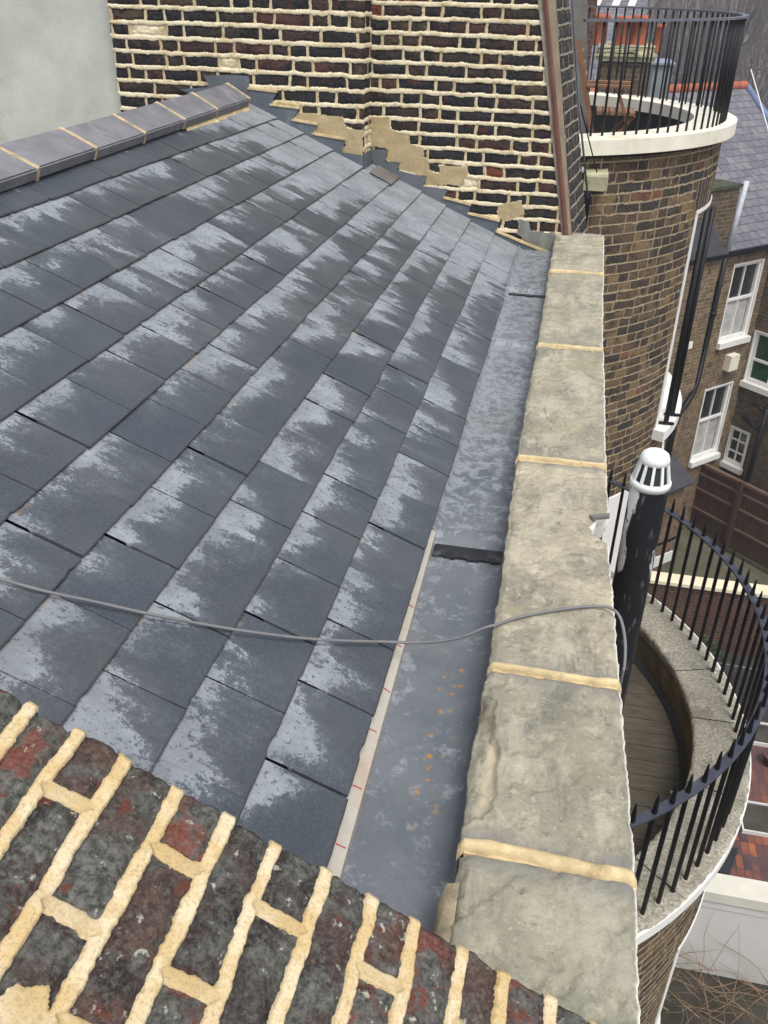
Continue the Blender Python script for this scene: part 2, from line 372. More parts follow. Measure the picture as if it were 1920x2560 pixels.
M['terracotta'] = plain('terracotta', (.36, .105, .055), .85, .25, 4, dirt=(.22, .085, .06))
M['fence'] = None
def fencem():
    k = NT('stained_fence_boards', .85, .25)
    c = k.ramp(k.noise(5, 6, .65, k.mapping((5, 5, .5))), [(.3, (.045, .026, .018)), (.7, (.115, .062, .04))]); k.col(c); k.bump(k.noise(30, 4, .6, k.mapping((4, 4, .4))), .004); return k.m
M['fence'] = fencem()
M['fencerail'] = plain('fence_rail_timber', (.14, .088, .06), .85, .25, 6)
M['vent'] = plain('white_plastic_cowl', (.70, .72, .72), .8, .06, 20)
def pipem():
    k = NT('black_paint_over_white_pipe', .5, .4)
    x = k.attr('flake')
    m = k.ss(.47, .53, k.math('ADD', x, k.math('MULTIPLY', k.math('SUBTRACT', k.noise(22, 6, .65, k.mapping((1, 1, .35))), .5), .9)))
    k.col(k.mix(m, k.mix(k.math('MULTIPLY', k.ss(.6, .7, k.noise(60, 4, .6, k.mapping((1, 1, .2)))), .3), (.012, .013, .016), (.3, .32, .34)), k.mix(k.noise(12), (.52, .54, .54), (.70, .72, .73)))); return k.m
M['pipe'] = pipem()
def tilem():
    k = NT('red_quarry_tiles', .6, .4)
    nd = k.n('ShaderNodeTexBrick'); nd.offset = 0; nd.squash = 1
    k.put(nd.inputs['Vector'], k.co); k.put(nd.inputs['Color1'], (.34, .105, .042)); k.put(nd.inputs['Color2'], (.055, .034, .042)); k.put(nd.inputs['Mortar'], (.03, .024, .022))
    nd.inputs['Scale'].default_value = 1; nd.inputs['Brick Width'].default_value = .095; nd.inputs['Row Height'].default_value = .215; nd.inputs['Mortar Size'].default_value = .005; nd.inputs['Bias'].default_value = .0
    c = k.mix(k.ss(8.6, 9.3, k.sep()[1]), nd.outputs['Color'], k.mix(.7, nd.outputs['Color'], (.085, .05, .05))); k.col(k.mix(k.ss(.5, .7, k.noise(4, 5)), c, (.09, .05, .048))); return k.m
M['tile'] = tilem()
M['garden'] = plain('winter_garden_soil', (.050, .046, .036), .95, .5, 2.5, bump=.02, dirt=(.06, .07, .03))
M['paving'] = None
def pavem():
    k = NT('mossy_paving', .9, .25); nd = k.n('ShaderNodeTexBrick'); nd.offset = .5
    k.put(nd.inputs['Vector'], k.mapping((1, 1, 1), None, (0, 0, rad(45)))); k.put(nd.inputs['Color1'], (.105, .10, .07)); k.put(nd.inputs['Color2'], (.13, .12, .085)); k.put(nd.inputs['Mortar'], (.05, .055, .03))
    nd.inputs['Scale'].default_value = 1; nd.inputs['Brick Width'].default_value = .9; nd.inputs['Row Height'].default_value = .6; nd.inputs['Mortar Size'].default_value = .012
    k.col(k.mix(k.ss(.45, .65, k.noise(2.5, 5)), nd.outputs['Color'], (.075, .085, .045))); return k.m
M['paving'] = pavem()
M['rwhite'] = plain('white_rendered_wall', (.60, .585, .56), .9, .06, 1.5, dirt=(.54, .51, .47))
M['twig'] = plain('bare_twigs', (.27, .185, .115), .9, .3, 5)
M['bark'] = plain('winter_bark', (.135, .115, .112), .95, .3, 2)
M['wood_far'] = plain('winter_wood', (.15, .13, .128), .95, .4, .5, dirt=(.11, .105, .085))
M['leaf'] = plain('evergreen_leaves', (.035, .07, .02), .7, .5, 6)
M['greystone'] = plain('grey_weathered_post', (.17, .16, .145), .9, .3, 6)
M['sand'] = plain('mossy_stone', (.42, .40, .26), .9, .35, 6, dirt=(.12, .13, .06))

# ------------------------------------------------------------------ brick height fields
def bricks(U, V, pitch, bed, perp, seed, rows=None, v0=0., warp=.006, perps=None, patches=(), cream=(), L=.215, Hd=.1025, jl=.012, wr=1.0, dark_rows=None):
    """U along, V across courses. -> brick mask, height, random id"""
    Uw = U + fbm(U*22, V*22, 3, seed)*warp*.8; Vw = V + fbm(U*18, V*18, 3, seed+5)*warp + fbm(U*2.1, V*2.1, 2, seed+9)*warp*.6
    if rows is None:
        q = (Vw-v0)/pitch; ri = np.floor(q).astype(int); dv = np.minimum(q-ri, 1-(q-ri))*pitch-bed/2; fv = q-ri
    else:
        rows = np.asarray(rows); ri = np.clip(np.searchsorted(rows, Vw)-1, 0, len(rows)-2)
        dv = np.minimum(np.abs(Vw-rows[ri]), np.abs(rows[ri+1]-Vw))-bed/2
    du = np.full(U.shape, 1.); bi = np.zeros(U.shape, int)
    rng = np.random.RandomState(seed)
    lo, hi = U.min()-.3, U.max()+.3
    for r in range(ri.min(), ri.max()+1):
        m = ri == r
        rr = np.random.RandomState((seed*131+r*17+5000) % 100000)
        if perps is not None: js = np.array([-9.]+sorted(perps.get(r, []))+[9.])
        else:
            x = lo-rr.rand()*.3; js = [x]; h = rr.rand() < .5
            while x < hi:
                ln = (Hd if h else L)*(1+rr.uniform(-.07, .07))+jl
                x += ln; js.append(x); h = (not h) if rr.rand() < .8 else h
            js = np.array(js)
        if not m.any(): continue
        u = Uw[m]; i = np.clip(np.searchsorted(js, u)-1, 0, len(js)-2)
        du[m] = np.minimum(np.abs(u-js[i]), np.abs(js[i+1]-u))-perp/2; bi[m] = i
    e = np.minimum(du, dv)+fbm(U*130, V*130, 3, seed+33)*.0022; mask = sstep(-.0022, .0024, e)
    rnd = hash2(ri, bi, seed)
    lift = (hash2(ri, bi, seed+3)-.5)*.004*wr
    hb = sstep(0, .014, e)*.006*wr-.003 + fbm(U*55, V*55, 4, seed+2)*.0045*wr + fbm(U*14, V*14, 3, seed+8)*.004*wr+lift
    bedm = dv < du
    hm = np.where(bedm, .0066, .002)*wr + fbm(U*60, V*60, 3, seed+4)*.0007*wr
    for poly in patches:
        ins = inpoly(U+fbm(U*20, V*20, 3, seed+21)*.012, V+fbm(U*20, V*20, 3, seed+22)*.012, poly); mask = np.where(ins, 0, mask); hm = np.where(ins, .006+fbm(U*12, V*12, 3, seed+6)*.006, hm)
    for cu, cv in cream:
        pass
    global BEDW
    BEDW = np.where(bedm, 1., 0.)
    for poly in patches: BEDW = np.where(inpoly(U, V, poly), -.9, BEDW)
    return mask, hb*mask+hm*(1-mask), rnd, ri, bi
def cream_out(mask, rnd, ri, bi, U, V, pts):
    for cu, cv in pts:
        k = np.unravel_index(np.argmin((U-cu)**2+(V-cv)**2), U.shape); mask = np.where((ri == ri[k]) & (bi == bi[k]), 0, mask)
    return mask

# ================================================================== SLATE ROOF
XE, ZE, PIT = -.30, -.109, rad(25.75)
cp, sp_ = math.cos(PIT), math.sin(PIT)
def RP(t, y, h=0):          # roof point: t up the slope from the eaves, h off the plane
    return np.stack(np.broadcast_arrays(XE-t*cp+h*sp_, y, ZE+t*sp_+h*cp), -1)
roof = thing('slate_roof', 'wet grey slate roof slope streaked white, topped by a blue grey ridge', 'roof', (-1.1, 3, 0))
LINES = [0, .182, .358, .536, .712, .890, 1.083, 1.288, 1.488, 1.672, 1.86]
V = []; F = []; A = {k: [] for k in ('su', 'sv', 'rnd', 'sy', 'st')}
rr = np.random.RandomState(3); WS = .2275; NS = 17
for c in range(len(LINES)-1):
    t0 = LINES[c]; g = LINES[c+1]-t0
    ph = (.0 if c % 2 == 0 else .1125) + .004*c
    yend = 5.69 if XE-t0*cp > -1.29 else 5.48
    y = ph+WS*2
    while y < yend:
        ya = y+rr.uniform(-.003, .003)+rr.uniform(.0014, .0032); yb = min(y+WS+rr.uniform(-.003, .003)-rr.uniform(.0012, .003), yend)
        y += WS
        if yb-ya < .02: continue
        id_ = rr.rand(); lift = rr.uniform(0, .003); tilt = rr.uniform(-.002, .002); dt = rr.uniform(-.003, .003)
        base = len(V); ys = np.linspace(ya, yb, NS); jag = (vn(ys*90, ys*0+c*3.3, 1)-.5)*.0014+(vn(ys*15, ys*0+c*7.1, 2)-.5)*.0008; jag = jag+np.where(vn(ys*40, ys*0+c*1.7+id_*9, 6) > .90, .004, 0)
        top_t = t0+g*1.6
        rowsT = [(top_t, .0015, 0), (t0+g*.75+0*jag, .016-.0068, 0), (t0+dt+jag+.003, .0162, 0), (t0+dt+jag, .0142, 0), (t0+dt+jag+.001, .0085, 0), (t0+g*.7, .002, 0)]
        for tt, h, _ in rowsT:
            tt = np.broadcast_to(tt, ys.shape)
            f = (tt < t0+g*.9)
            hh = h+np.where(f, lift+tilt*(ys-ya)/WS, 0)
            V.extend(RP(tt, ys, hh).tolist())
            A['su'].extend(((ys-ya)/WS).tolist()); A['sv'].extend(((tt-t0)/g).tolist()); A['rnd'].extend([id_]*NS); A['sy'].extend(ys.tolist()); A['st'].extend(tt.tolist())
        for r in range(len(rowsT)-1):
            for k in range(NS-1):
                a = base+r*NS+k; F.append((a, a+NS, a+NS+1, a+1))
        for k in (0, NS-1):
            cidx = [base+r*NS+k for r in (1, 2, 4, 5)]; F.append(tuple(cidx))
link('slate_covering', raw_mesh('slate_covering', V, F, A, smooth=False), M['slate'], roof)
b = MB()
b.prism([tuple(RP(-.0, .2, -.006)), tuple(RP(1.92, .2, -.006)), tuple(RP(1.92, 5.44, -.006)), tuple(RP(0, 5.44, -.006))], (sp_*-.02, 0, -.02)).build('roof_deck', M['deckdark'], roof)
b = MB(); b.prism([(-2.02, .2, .735), (-2.02, 5.44, .735), (-3.2, 5.44, .16), (-3.2, .2, .16)], (0, 0, -.02)).build('rear_slope', M['roofslate'], roof)
# ridge tiles
jy = [1.6, 2.06, 2.51, 2.955, 3.40, 3.86, 4.32, 4.77, 5.26]
def ridge_sec(y):
    q = (y-2.7)/2.6
    ap = np.array([-2.02-.028*q, .782+.04*q]); ar = np.array([-1.868-.045*q, .716+.028*q])
    un = ar+np.array([-.016, -.043]); iu = ap+np.array([0, -.045])
    al = 2*ap[0]-ar[0], ar[1]
    return [tuple(ap), tuple(ar), tuple(un), tuple(iu), (al[0]+.016, al[1]-.043), (al[0], al[1])]
for y0, y1 in zip(jy[:-1], jy[1:]):
    ya, yb = y0+.007, y1-.007
    if yb > 5.2: yb = 5.30
    b = MB(); s0 = ridge_sec(ya); s1 = ridge_sec(yb); dz = random.Random(int(y0*100)).uniform(-.004, .004)
    v0 = [b.bm.verts.new((x, ya, z+dz)) for x, z in s0]; v1 = [b.bm.verts.new((x, yb, z+dz)) for x, z in s1]
    b.bm.faces.new(v0); b.bm.faces.new(v1[::-1])
    for i in range(6): b.bm.faces.new((v0[i], v1[i], v1[(i+1) % 6], v0[(i+1) % 6]))
    es = [e for e in b.bm.edges if e.calc_length() > .3]
    bmesh.ops.bevel(b.bm, geom=es, offset=.006, segments=2, affect='EDGES')
    tl = b.build('ridge_tile', M['ridge'], roof)
    # pointing at the far joint of each tile
    b = MB(); s = ridge_sec(yb+.007)
    pts = []
    for dy in (-.011, -.004, .004, .011):
        pts.append([(x+(.003 if abs(dy) < .01 else -.002)*(1 if k in (1, 2) else 0)+random.uniform(-.0015, .0015), yb+.007+dy+random.uniform(-.002, .002), z+dz+(.0045 if abs(dy) < .01 else -.001)*(1 if k in (0, 1, 5) else 0)) for k, (x, z) in enumerate(s)])
    vv = [[b.bm.verts.new(p) for p in q] for q in pts]
    for a_, c_ in zip(vv, vv[1:]):
        for i in range(6): b.bm.faces.new((a_[i], c_[i], c_[(i+1) % 6], a_[(i+1) % 6]))
    b.bm.faces.new(vv[0]); b.bm.faces.new(vv[-1][::-1])
    b.build('mortar_joint', M['ridgejoint'], tl)
# bedding mortar under the ridge
n = 60; ys = np.linspace(4.35, 5.32, n)
P = np.zeros((n, 3, 3))
for i, y in enumerate(ys):
    s = ridge_sec(y); x, z = s[2]; o = .006*fbm(np.array(y*14.), np.array(.3), 3)
    big = .018 if any(abs(y-j) < .03 for j in jy) else 0
    P[i] = [(x-.03, y, z+.012), (x+.002+o*.5, y, z-.002), (x+.012+o+big*.6, y, z-.034)]
grid('ridge_bedding', P, None, M['mortar'], roof)
# eaves fillet
b = MB()
fxr = lambda y: -.272-.0125*(y-.9)          # outer edge, tapering with the fall of the gutter
b.hexa([(-.32, .55, -.19), (fxr(.55), .55, -.19), (fxr(2.75), 2.75, -.19), (-.32, 2.75, -.19)], [(-.32, .55, -.119), (fxr(.55), .55, -.143), (fxr(2.75), 2.75, -.134), (-.32, 2.75, -.119)])
fil = b.build('eaves_fillet', M['fillet'], roof)
b = MB()
for y in (.945, 1.055, 1.20, 1.36, 1.50, 1.66, 1.83):
    q = random.Random(int(y*77)); l_ = q.uniform(.012, .026); o_ = q.uniform(0, .008); x1 = fxr(y)-o_; x0 = x1-l_; sk_ = q.uniform(-.006, .006)
    zf = lambda x: -.119-(x+.32)/(fxr(y)+.32)*(.143-.004*(y-.55)-.119)+.0008
    b.prism([(x0, y, zf(x0)), (x1, y+sk_, zf(x1)), (x1, y+sk_+.0028, zf(x1)), (x0, y+.0028, zf(x0))], (0, 0, .0006))
b.build('pencil_mark', M['redpencil'], fil)

# ================================================================== GUTTER
gut = thing('gutter', 'blue grey lead box gutter stepping down between the slates and the coping', 'gutter', (-.19, 2.5, -.2))
def gut_z(y):
    return np.where(y < 2.2, -.172+.012*(y-.5)/1.7, np.where(y < 3.93, -.140+.008*(y-2.24)/1.7, np.where(y < 4.76, -.118+.004*(y-3.95), -.102)))
ys = np.concatenate([np.linspace(.5, 2.19, 120), np.linspace(2.195, 2.26, 14), np.linspace(2.27, 3.90, 120), np.linspace(3.91, 3.97, 12), np.linspace(3.98, 4.74, 50), np.linspace(4.745, 4.79, 10), np.linspace(4.8, 5.66, 60)])
xs = np.linspace(0, 1, 26)
P = np.zeros((len(ys), len(xs), 3))
for i, y in enumerate(ys):
    z0 = float(gut_z(np.array(y)))
    for (a, c, zz0, zz1) in ((2.19, 2.26, -.160, -.140), (3.91, 3.97, -.132, -.118), (4.745, 4.79, -.115, -.102)):
        if a <= y <= c:
            q = (y-a)/(c-a); z0 = zz0+(zz1-zz0)*float(sstep(0, 1, np.array(q)))+.012*math.sin(math.pi*q)
    xl = -.288 if y < 2.22 else (-.31 if y < 3 else -.30)
    x = xl+(-.062-xl)*xs
    up = np.clip((xs-.9)/.1, 0, 1)
    upl = np.clip((.12-xs)/.12, 0, 1)*(1 if y > 2.22 else .15)
    P[i, :, 0] = x; P[i, :, 1] = y; P[i, :, 2] = z0+up**2*.10+upl**1.5*.028+fbm(x*14, np.full_like(x, y*9.), 3, 4)*.0025
grid('lead_lining', P, None, M['lead'], gut)
for y, z, wd in ((2.150, -.157, .062), (4.69, -.114, .03)):
    b = MB(); nx = 12
    for k in range(nx):
        x0 = -.283+(.205)*k/nx; x1 = -.283+.205*(k+1)/nx
        b.box((x0, y-wd/2+.004*math.sin(k*1.7), z-.01), (x1, y+wd/2, z+.004))
    b.build('drip_step', plain('dark_drip_band', (.02, .021, .025), .45, .4, 30, dirt=(.09, .09, .1)), gut)  # dark band laid across the gutter at the drip

# ================================================================== PARAPET WITH COPING
par = thing('parapet_wall', 'parapet wall with pale weathered coping stones running from the foreground to the sooty brick stack', 'parapet wall', (.07, 3, -.1))
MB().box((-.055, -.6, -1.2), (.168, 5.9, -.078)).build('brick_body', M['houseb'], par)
cj = [-.55, .0, 1.0, 1.478, 2.508, 3.59, 4.80, 5.78]
# edges measured along the wall
ELy = [-1, .5, .845, .98, 1.19, 1.4, 1.48, 1.7, 1.93, 2.47, 3.04, 3.87, 5.05, 6]; ELx = [-.062, -.063, -.063, -.059, -.066, -.066, -.058, -.065, -.066, -.077, -.079, -.073, -.081, -.082]
ERy = [-1, .5, .95, 1.06, 1.29, 1.49, 1.78, 2.06, 2.35, 2.53, 3.1, 3.94, 4.8, 6]; ERx = [.226, .228, .236, .236, .228, .222, .215, .204, .205, .202, .203, .201, .213, .221]
CHIP = [(-.09, 1.40), (-.040, 1.372), (-.031, 1.30), (-.022, 1.262), (-.016, 1.20), (-.012, 1.139), (-.018, 1.09), (-.030, 1.068), (-.045, 1.050), (-.09, 1.045)]
CHIP2 = [(-.09, .99), (-.040, .965), (-.046, .93), (-.052, .86), (-.047, .80), (-.09, .78)]
NOTCH = [(.26, 2.20), (.170, 2.168), (.156, 2.13), (.166, 2.098), (.205, 2.052), (.26, 2.03)]
for y0, y1 in zip(cj[:-1], cj[1:]):
    ya, yb = y0+.009, y1-.009
    ny = int((yb-ya)/.0045); nx = 62
    yy = np.linspace(ya, yb, ny); q = np.linspace(0, 1, nx)
    Y = np.repeat(yy[:, None], nx, 1)
    XL = np.interp(Y, ELy, ELx)+fbm(Y*9, Y*0+1, 4, 3)*.006+fbm(Y*38, Y*0+2, 4, 5, .65)*.0042
    XR = np.interp(Y, ERy, ERx)+fbm(Y*8, Y*0+4, 4, 6)*.004+fbm(Y*50, Y*0+5, 4, 7, .65)*.004
    inn = inpoly(Y*0+.19, Y, NOTCH)
    for yi in range(ny):
        if NOTCH[-1][1] < yy[yi] < NOTCH[0][1]:
            pts = sorted([(p[1], p[0]) for p in NOTCH[1:-1]]); XR[yi, :] = np.minimum(XR[yi, :], np.interp(yy[yi], [p[0] for p in pts], [p[1] for p in pts])+random.uniform(-.002, .002))
    qq = .5-.5*np.cos(np.pi*q) if False else q
    X = XL+(XR-XL)*qq
    e = np.minimum(X-XL, XR-X); ee = np.minimum(Y-ya, yb-Y)
    z = fbm(X*9, Y*9, 4, 11)*.003+fbm(X*40, Y*40, 3, 12)*.0016
    z -= .008*(1-sstep(0, .016, e))+.004*(1-sstep(0, .012, ee))
    pit = fbm(X*26, Y*26, 3, 15); z -= .005*sstep(.30, .45, pit)
    lam = fbm(X*7, Y*5, 5, 61, .6); z -= .0035*sstep(.10, .12, lam)*(1-sstep(.05, .13, e+fbm(X*12, Y*12, 3, 62)*.05))
    jx = X+fbm(X*26, Y*26, 5, 21, .62)*.013; jyy = Y+fbm(X*24, Y*24, 5, 22, .6)*.018
    brk = np.zeros_like(X)
    for C, dep in ((CHIP, .032), (CHIP2, .02)):
        m = inpoly(jx, jyy, C).astype(float)
        z -= m*(dep+fbm(X*30, Y*14, 5, 23)*.016-(X+.06)*.35+np.floor(fbm(X*20, Y*9, 2, 27)*3)*.004); brk = np.maximum(brk, m*sstep(-.045, -.03, X+fbm(X*25, Y*12, 3, 24)*.012))
    # scaled skin
    sk = inpoly(jx, jyy, [(.02, .93), (.05, .96), (.03, .86), (.07, .75), (-.02, .72), (-.05, .85)]) if y0 == .0 else np.zeros_like(X)
    z += np.where(sk, .004, 0)
    # cracks
    for pts, cw in ((((-.062, 3.02), (-.02, 2.93), (.0, 2.83), (.045, 2.78)), .006), (((-.04, 2.70), (.0, 2.62), (.03, 2.55)), .008), (((-.06, 3.52), (-.03, 3.48)), .012), (((-.06, 2.22), (.03, 2.19), (.15, 2.205)), .0025)):
        for (xa, y_a), (xb, y_b) in zip(pts, pts[1:]):
            L2 = (xb-xa)**2+(y_b-y_a)**2; t = np.clip(((jx-xa)*(xb-xa)+(jyy-y_a)*(y_b-y_a))/L2, 0, 1)
            d = np.hypot(jx-xa-t*(xb-xa), jyy-y_a-t*(y_b-y_a)); z -= .008*(1-sstep(0, cw, d))
    joint = (1-sstep(.0, .055, ee+fbm(X*12, Y*12, 4, 30)*.03))*.9
    edge = (1-sstep(.0005, .0045, XR-X+fbm(Y*60, X*60, 3, 51)*.003))
    Zt = z
    # side skirts
    Xs = np.concatenate([XL[:, :1]+.012, XL[:, :1]+.002, X, XR[:, -1:]-.001, XR[:, -1:]-.012], 1)
    Ys = np.concatenate([Y[:, :1], Y[:, :1], Y, Y[:, :1], Y[:, :1]], 1)
    Zs = np.concatenate([Zt[:, :1]*0-.078, Zt[:, :1]-.03, Zt, Zt[:, -1:]-.03, Zt[:, :1]*0-.078], 1)
    pad = lambda a, f=None: np.concatenate([a[:, :1], a[:, :1], a, a[:, -1:], a[:, -1:]], 1)
    P = np.stack([Xs, Ys, Zs], -1)
    o = grid('coping_stone', P, {'tone': pad(joint*0+{.0: .9, -.55: 1.0, 1.0: .45, 1.478: .0, 2.508: .35, 3.59: .6}.get(y0, .4)), 'joint': pad(joint), 'edge': pad(edge), 'break_': pad(brk)}, M['stone'], par)
    if y1 < 5.5:
        # mortar joint
        wj = {0.0: .02, 1.0: .026, 1.478: .016}.get(y1, .014); nn = 60
        q = np.linspace(0, 1, nn); P = np.zeros((7, nn, 3)); xl = np.interp(y1, ELy, ELx)-.004; xr = np.interp(y1, ERy, ERx)+.003
        for r, (dy, dz) in enumerate(((-.5, -.012), (-.46, .002), (-.25, .007), (0, .009), (.25, .007), (.46, .002), (.5, -.012))):
            x = xl+(xr-xl)*q
            P[r, :, 0] = x; P[r, :, 1] = y1+.004+dy*wj*(1+fbm(x*30, x*0+r*.2, 3, 41)*.5)+fbm(x*20, x*0+7, 3, 42)*.003+(.0 if y1 != 1.0 else .004*np.sin(q*5))
            P[r, :, 2] = dz+fbm(x*45, x*0+r*.7, 3, 43)*.003-.02*(1-sstep(0, .03, q))-.02*(1-sstep(0, .03, 1-q))
        jt = grid('mortar_joint', P, None, M['mortar'], par)
        MB().box((xl+.012, y1-.0088, -.07), (xr-.010, y1+.0088, -.006)).build('joint_core', M['mortar'], jt)
P = None
b = MB(); b.prism([(.150, 2.172, .002), (.206, 2.196, .002), (.206, 2.178, .002), (.160, 2.160, .002)], (0, 0, .010)); b.build('stone_flake', M['greystone'], par)
# mortar haunch on the gutter side of the near stones
n = 50; ys = np.linspace(.55, .93, n); P = np.zeros((n, 4, 3))
for i, y in enumerate(ys):
    o = fbm(np.array(y*25.), np.array(2.), 3)*.006
    P[i] = [(-.05, y, -.004+o*.3), (-.072+o, y, -.012), (-.082+o, y, -.05), (-.088, y, -.12)]
grid('mortar_haunch', P, None, plain('dirty_buff_mortar', (.40, .335, .22), .95, .3, 30, bump=.006, dirt=(.22, .19, .14)), par)

# ================================================================== NEAR RAKING PARTY WALL
rake = thing('party_wall', 'close raking party wall of dark mossy bricks on edge with thick buff mortar', 'brick wall', (-.3, .6, .2))
O = np.array([-.622, .75, .437]); D = np.array([.722, 0, -.405]); D /= np.linalg.norm(D); NN = np.array([-D[2], 0, D[0]])
beds = [-.46, -.385, -.31, -.232, -.155, -.078, .0, .069, .141, .222, .300, .376, .454, .531, .600, .680, .750, .832, .91]
ix = {b_: i for i, b_ in enumerate(beds)}
prp = {}
for s_, y_ in ((.105, .655), (.264, .653), (.181, .529), (.341, .524), (.416, .651), (.567, .646), (.03, .56), (-.04, .66), (-.12, .55), (.50, .42), (.64, .53), (.715, .64), (.79, .52), (.87, .64), (.105, .43), (.264, .43), (.416, .43)):
    prp.setdefault(int(np.searchsorted(beds, s_)-1), []).append(y_)
ss_ = np.arange(-.30, .925, .0024); yy = np.arange(.30, .7505, .0024)
Sg, Yg = np.meshgrid(ss_, yy, indexing='ij')
mask, h, rnd, ri, bi = bricks(Yg, Sg, .075, .0195, .0215, 12, rows=beds, perps=prp, warp=.0048, wr=1.0,
                              patches=[[(.28, .15), (.40, .152), (.44, .168), (.455, .195), (.42, .218), (.35, .215)]])
h += .0015*(1-mask)
ee = .7502-Yg; h -= .011*(1-sstep(0, .012, ee+fbm(Sg*30, Yg*0, 3, 9)*.006))*mask + .006*(1-sstep(0, .01, ee))*(1-mask)
yj = Yg + sstep(.70, .75, Yg)*(fbm(Sg*24, Sg*0+.5, 3, 14)*.008+(hash2(ri, bi, 8)-.4)*.008*mask-.001*(1-mask))
P = O+Sg[..., None]*D+h[..., None]*NN; P[..., 1] = yj
# far-side skirt
last = P[:, -1:, :].copy(); sk = last-NN*.03; sk2 = last-NN*.4; sk[..., 1] -= .004
P = np.concatenate([P, sk, sk2], 1); pad2 = lambda a: np.concatenate([a, a[:, -1:], a[:, -1:]], 1)
grid('brick_coping', P, {'brick': pad2(mask), 'rnd': pad2(rnd), 'bedw': pad2(np.maximum(BEDW, 0))}, M['near'], rake)
b = MB(); a0 = O+D*-.30-NN*.03; a1 = O+D*.9-NN*.03
b.prism([(a0[0], .30, a0[2]), (a1[0], .30, a1[2]), (a1[0], .30, a1[2]-.02), (-.06, .30, -.10), (-.06, .30, -.3), (a0[0], .30, .0)], (0, .44, 0)).build('wall_core', M['deckdark'], rake)

# ================================================================== FAR BRICK STACK
stk = thing('chimney_stack', 'sooty dark brick stack with proud cream mortar rising behind the roof', 'brick wall', (-1.2, 5.8, 1))
YL, YR, XC = 5.47, 5.68, -1.275
# left proud face
gx = np.arange(-2.845, XC+.0101, .005); gz = np.arange(.15, 1.96, .005)
X, Z = np.meshgrid(gx, gz, indexing='ij')
PL = [(-1.671, .678), (-1.399, .668), (-1.371, .606), (-1.27, .603), (-1.27, .40), (-1.416, .462), (-1.386, .515), (-1.588, .553), (-1.551, .593), (-1.702, .619)]
PL2 = [(-2.85, .62), (-2.62, .64), (-2.35, .74), (-2.20, .74), (-2.2, .3), (-2.85, .3)]
Zt = Z+(X+2.7)*.012
mask, h, rnd, ri, bi = bricks(X, Zt, .0785, .024, .017, 31, v0=1.199-.0785*20, warp=.0075, patches=[PL])
mask = cream_out(mask, rnd, ri, bi, X, Z, [(-2.54, 1.07), (-2.10, .90)])
mask = np.where(inpoly(X, Z, PL2) & (fbm(X*9, Z*9, 3, 77) > -.1), 0, mask)
keep = None
ed = (X[:-1, :-1] > -2.845+.010+.012*(hash2(ri, ri*0, 5)[:-1, :-1]))
grid('front_face', np.stack([X, YL-h, Z], -1), {'brick': mask, 'rnd': rnd, 'bedw': BEDW}, M['stack'], stk, keep=ed)
# return
gy = np.arange(YL-.008, YR+.0001, .005); Yr, Zr = np.meshgrid(gy, gz, indexing='ij')
mask, h, rnd, ri, bi = bricks(Yr+.02, Zr+(XC+2.7)*.012+(Yr-YL)*.0, .0785, .024, .017, 33, v0=1.199-.0785*20, warp=.006)
pr = (Zr < .60); mask = np.where(pr, 0, mask)
grid('return_face', np.stack([XC+h, Yr, Zr], -1), {'brick': mask, 'rnd': rnd, 'bedw': BEDW}, M['stack'], stk)
# right face, raking right end
def xend(z): return -.041-(z)*.2205
gx = np.arange(XC, .12, .005); gz = np.arange(-.30, 1.96, .005); X, Z = np.meshgrid(gx, gz, indexing='ij')
PR = [(-1.30, .626), (-1.156, .630), (-1.150, .563), (-1.022, .530), (-1.020, .482), (-.940, .470), (-.933, .417), (-.911, .398), (-.909, .339), (-.833, .323), (-.836, .372), (-.657, .380), (-.654, .331), (-.692, .260), (-.932, .248), (-.907, .299), (-1.102, .335), (-1.082, .376), (-1.179, .382), (-1.164, .451), (-1.30, .452)]
PR2 = [(-.451, .151), (-.401, .184), (-.307, .194), (-.284, .110), (-.411, .061), (-.451, .090)]
mask, h, rnd, ri, bi = bricks(X, Z+(X+.7)*.012, .0765, .0235, .017, 37, v0=1.2344-.0765*30, warp=.0075, patches=[PR, PR2])
mask = cream_out(mask, rnd, ri, bi, X, Z, [(-.62, .30)])
keep = (X < xend(Z)+.004)[:-1, :-1]
grid('rear_face', np.stack([X, YR-h, Z], -1), {'brick': mask, 'rnd': rnd, 'bedw': BEDW}, M['stack'], stk, keep=keep)
b = MB(); b.box((-2.83, YL+.03, -.2), (XC-.03, 6.2, 1.95)); b.build('stack_core', M['deckdark'], stk)
b = MB(); b.prism([(XC-.04, YR+.03, -.4), (.03, YR+.03, -.4), (.0, YR+.03, 0), (-.43, YR+.03, 1.93), (XC-.04, YR+.03, 1.93)], (0, .5, 0)); b.build('rear_core', M['deckdark'], stk)
# grey cement smear at the foot
Ps = [(-.327, .066), (-.253, .070), (-.237, .009), (-.089, .008), (-.045, -.05), (-.045, -.14), (-.183, -.103), (-.319, -.017)]
gx = np.arange(-.34, -.03, .006); gz = np.arange(-.16, .09, .006); X, Z = np.meshgrid(gx, gz, indexing='ij')
kk = inpoly(X+fbm(X*15, Z*15, 3, 3)*.012, Z+fbm(X*15, Z*15, 3, 4)*.012, Ps)[:-1, :-1]
grid('cement_smear', np.stack([X, YR-.012-fbm(X*20, Z*20, 3)*.004, Z], -1), None, plain('grey_cement', (.20, .20, .18), .9, .35, 9, dirt=(.33, .32, .28)), stk, keep=kk)
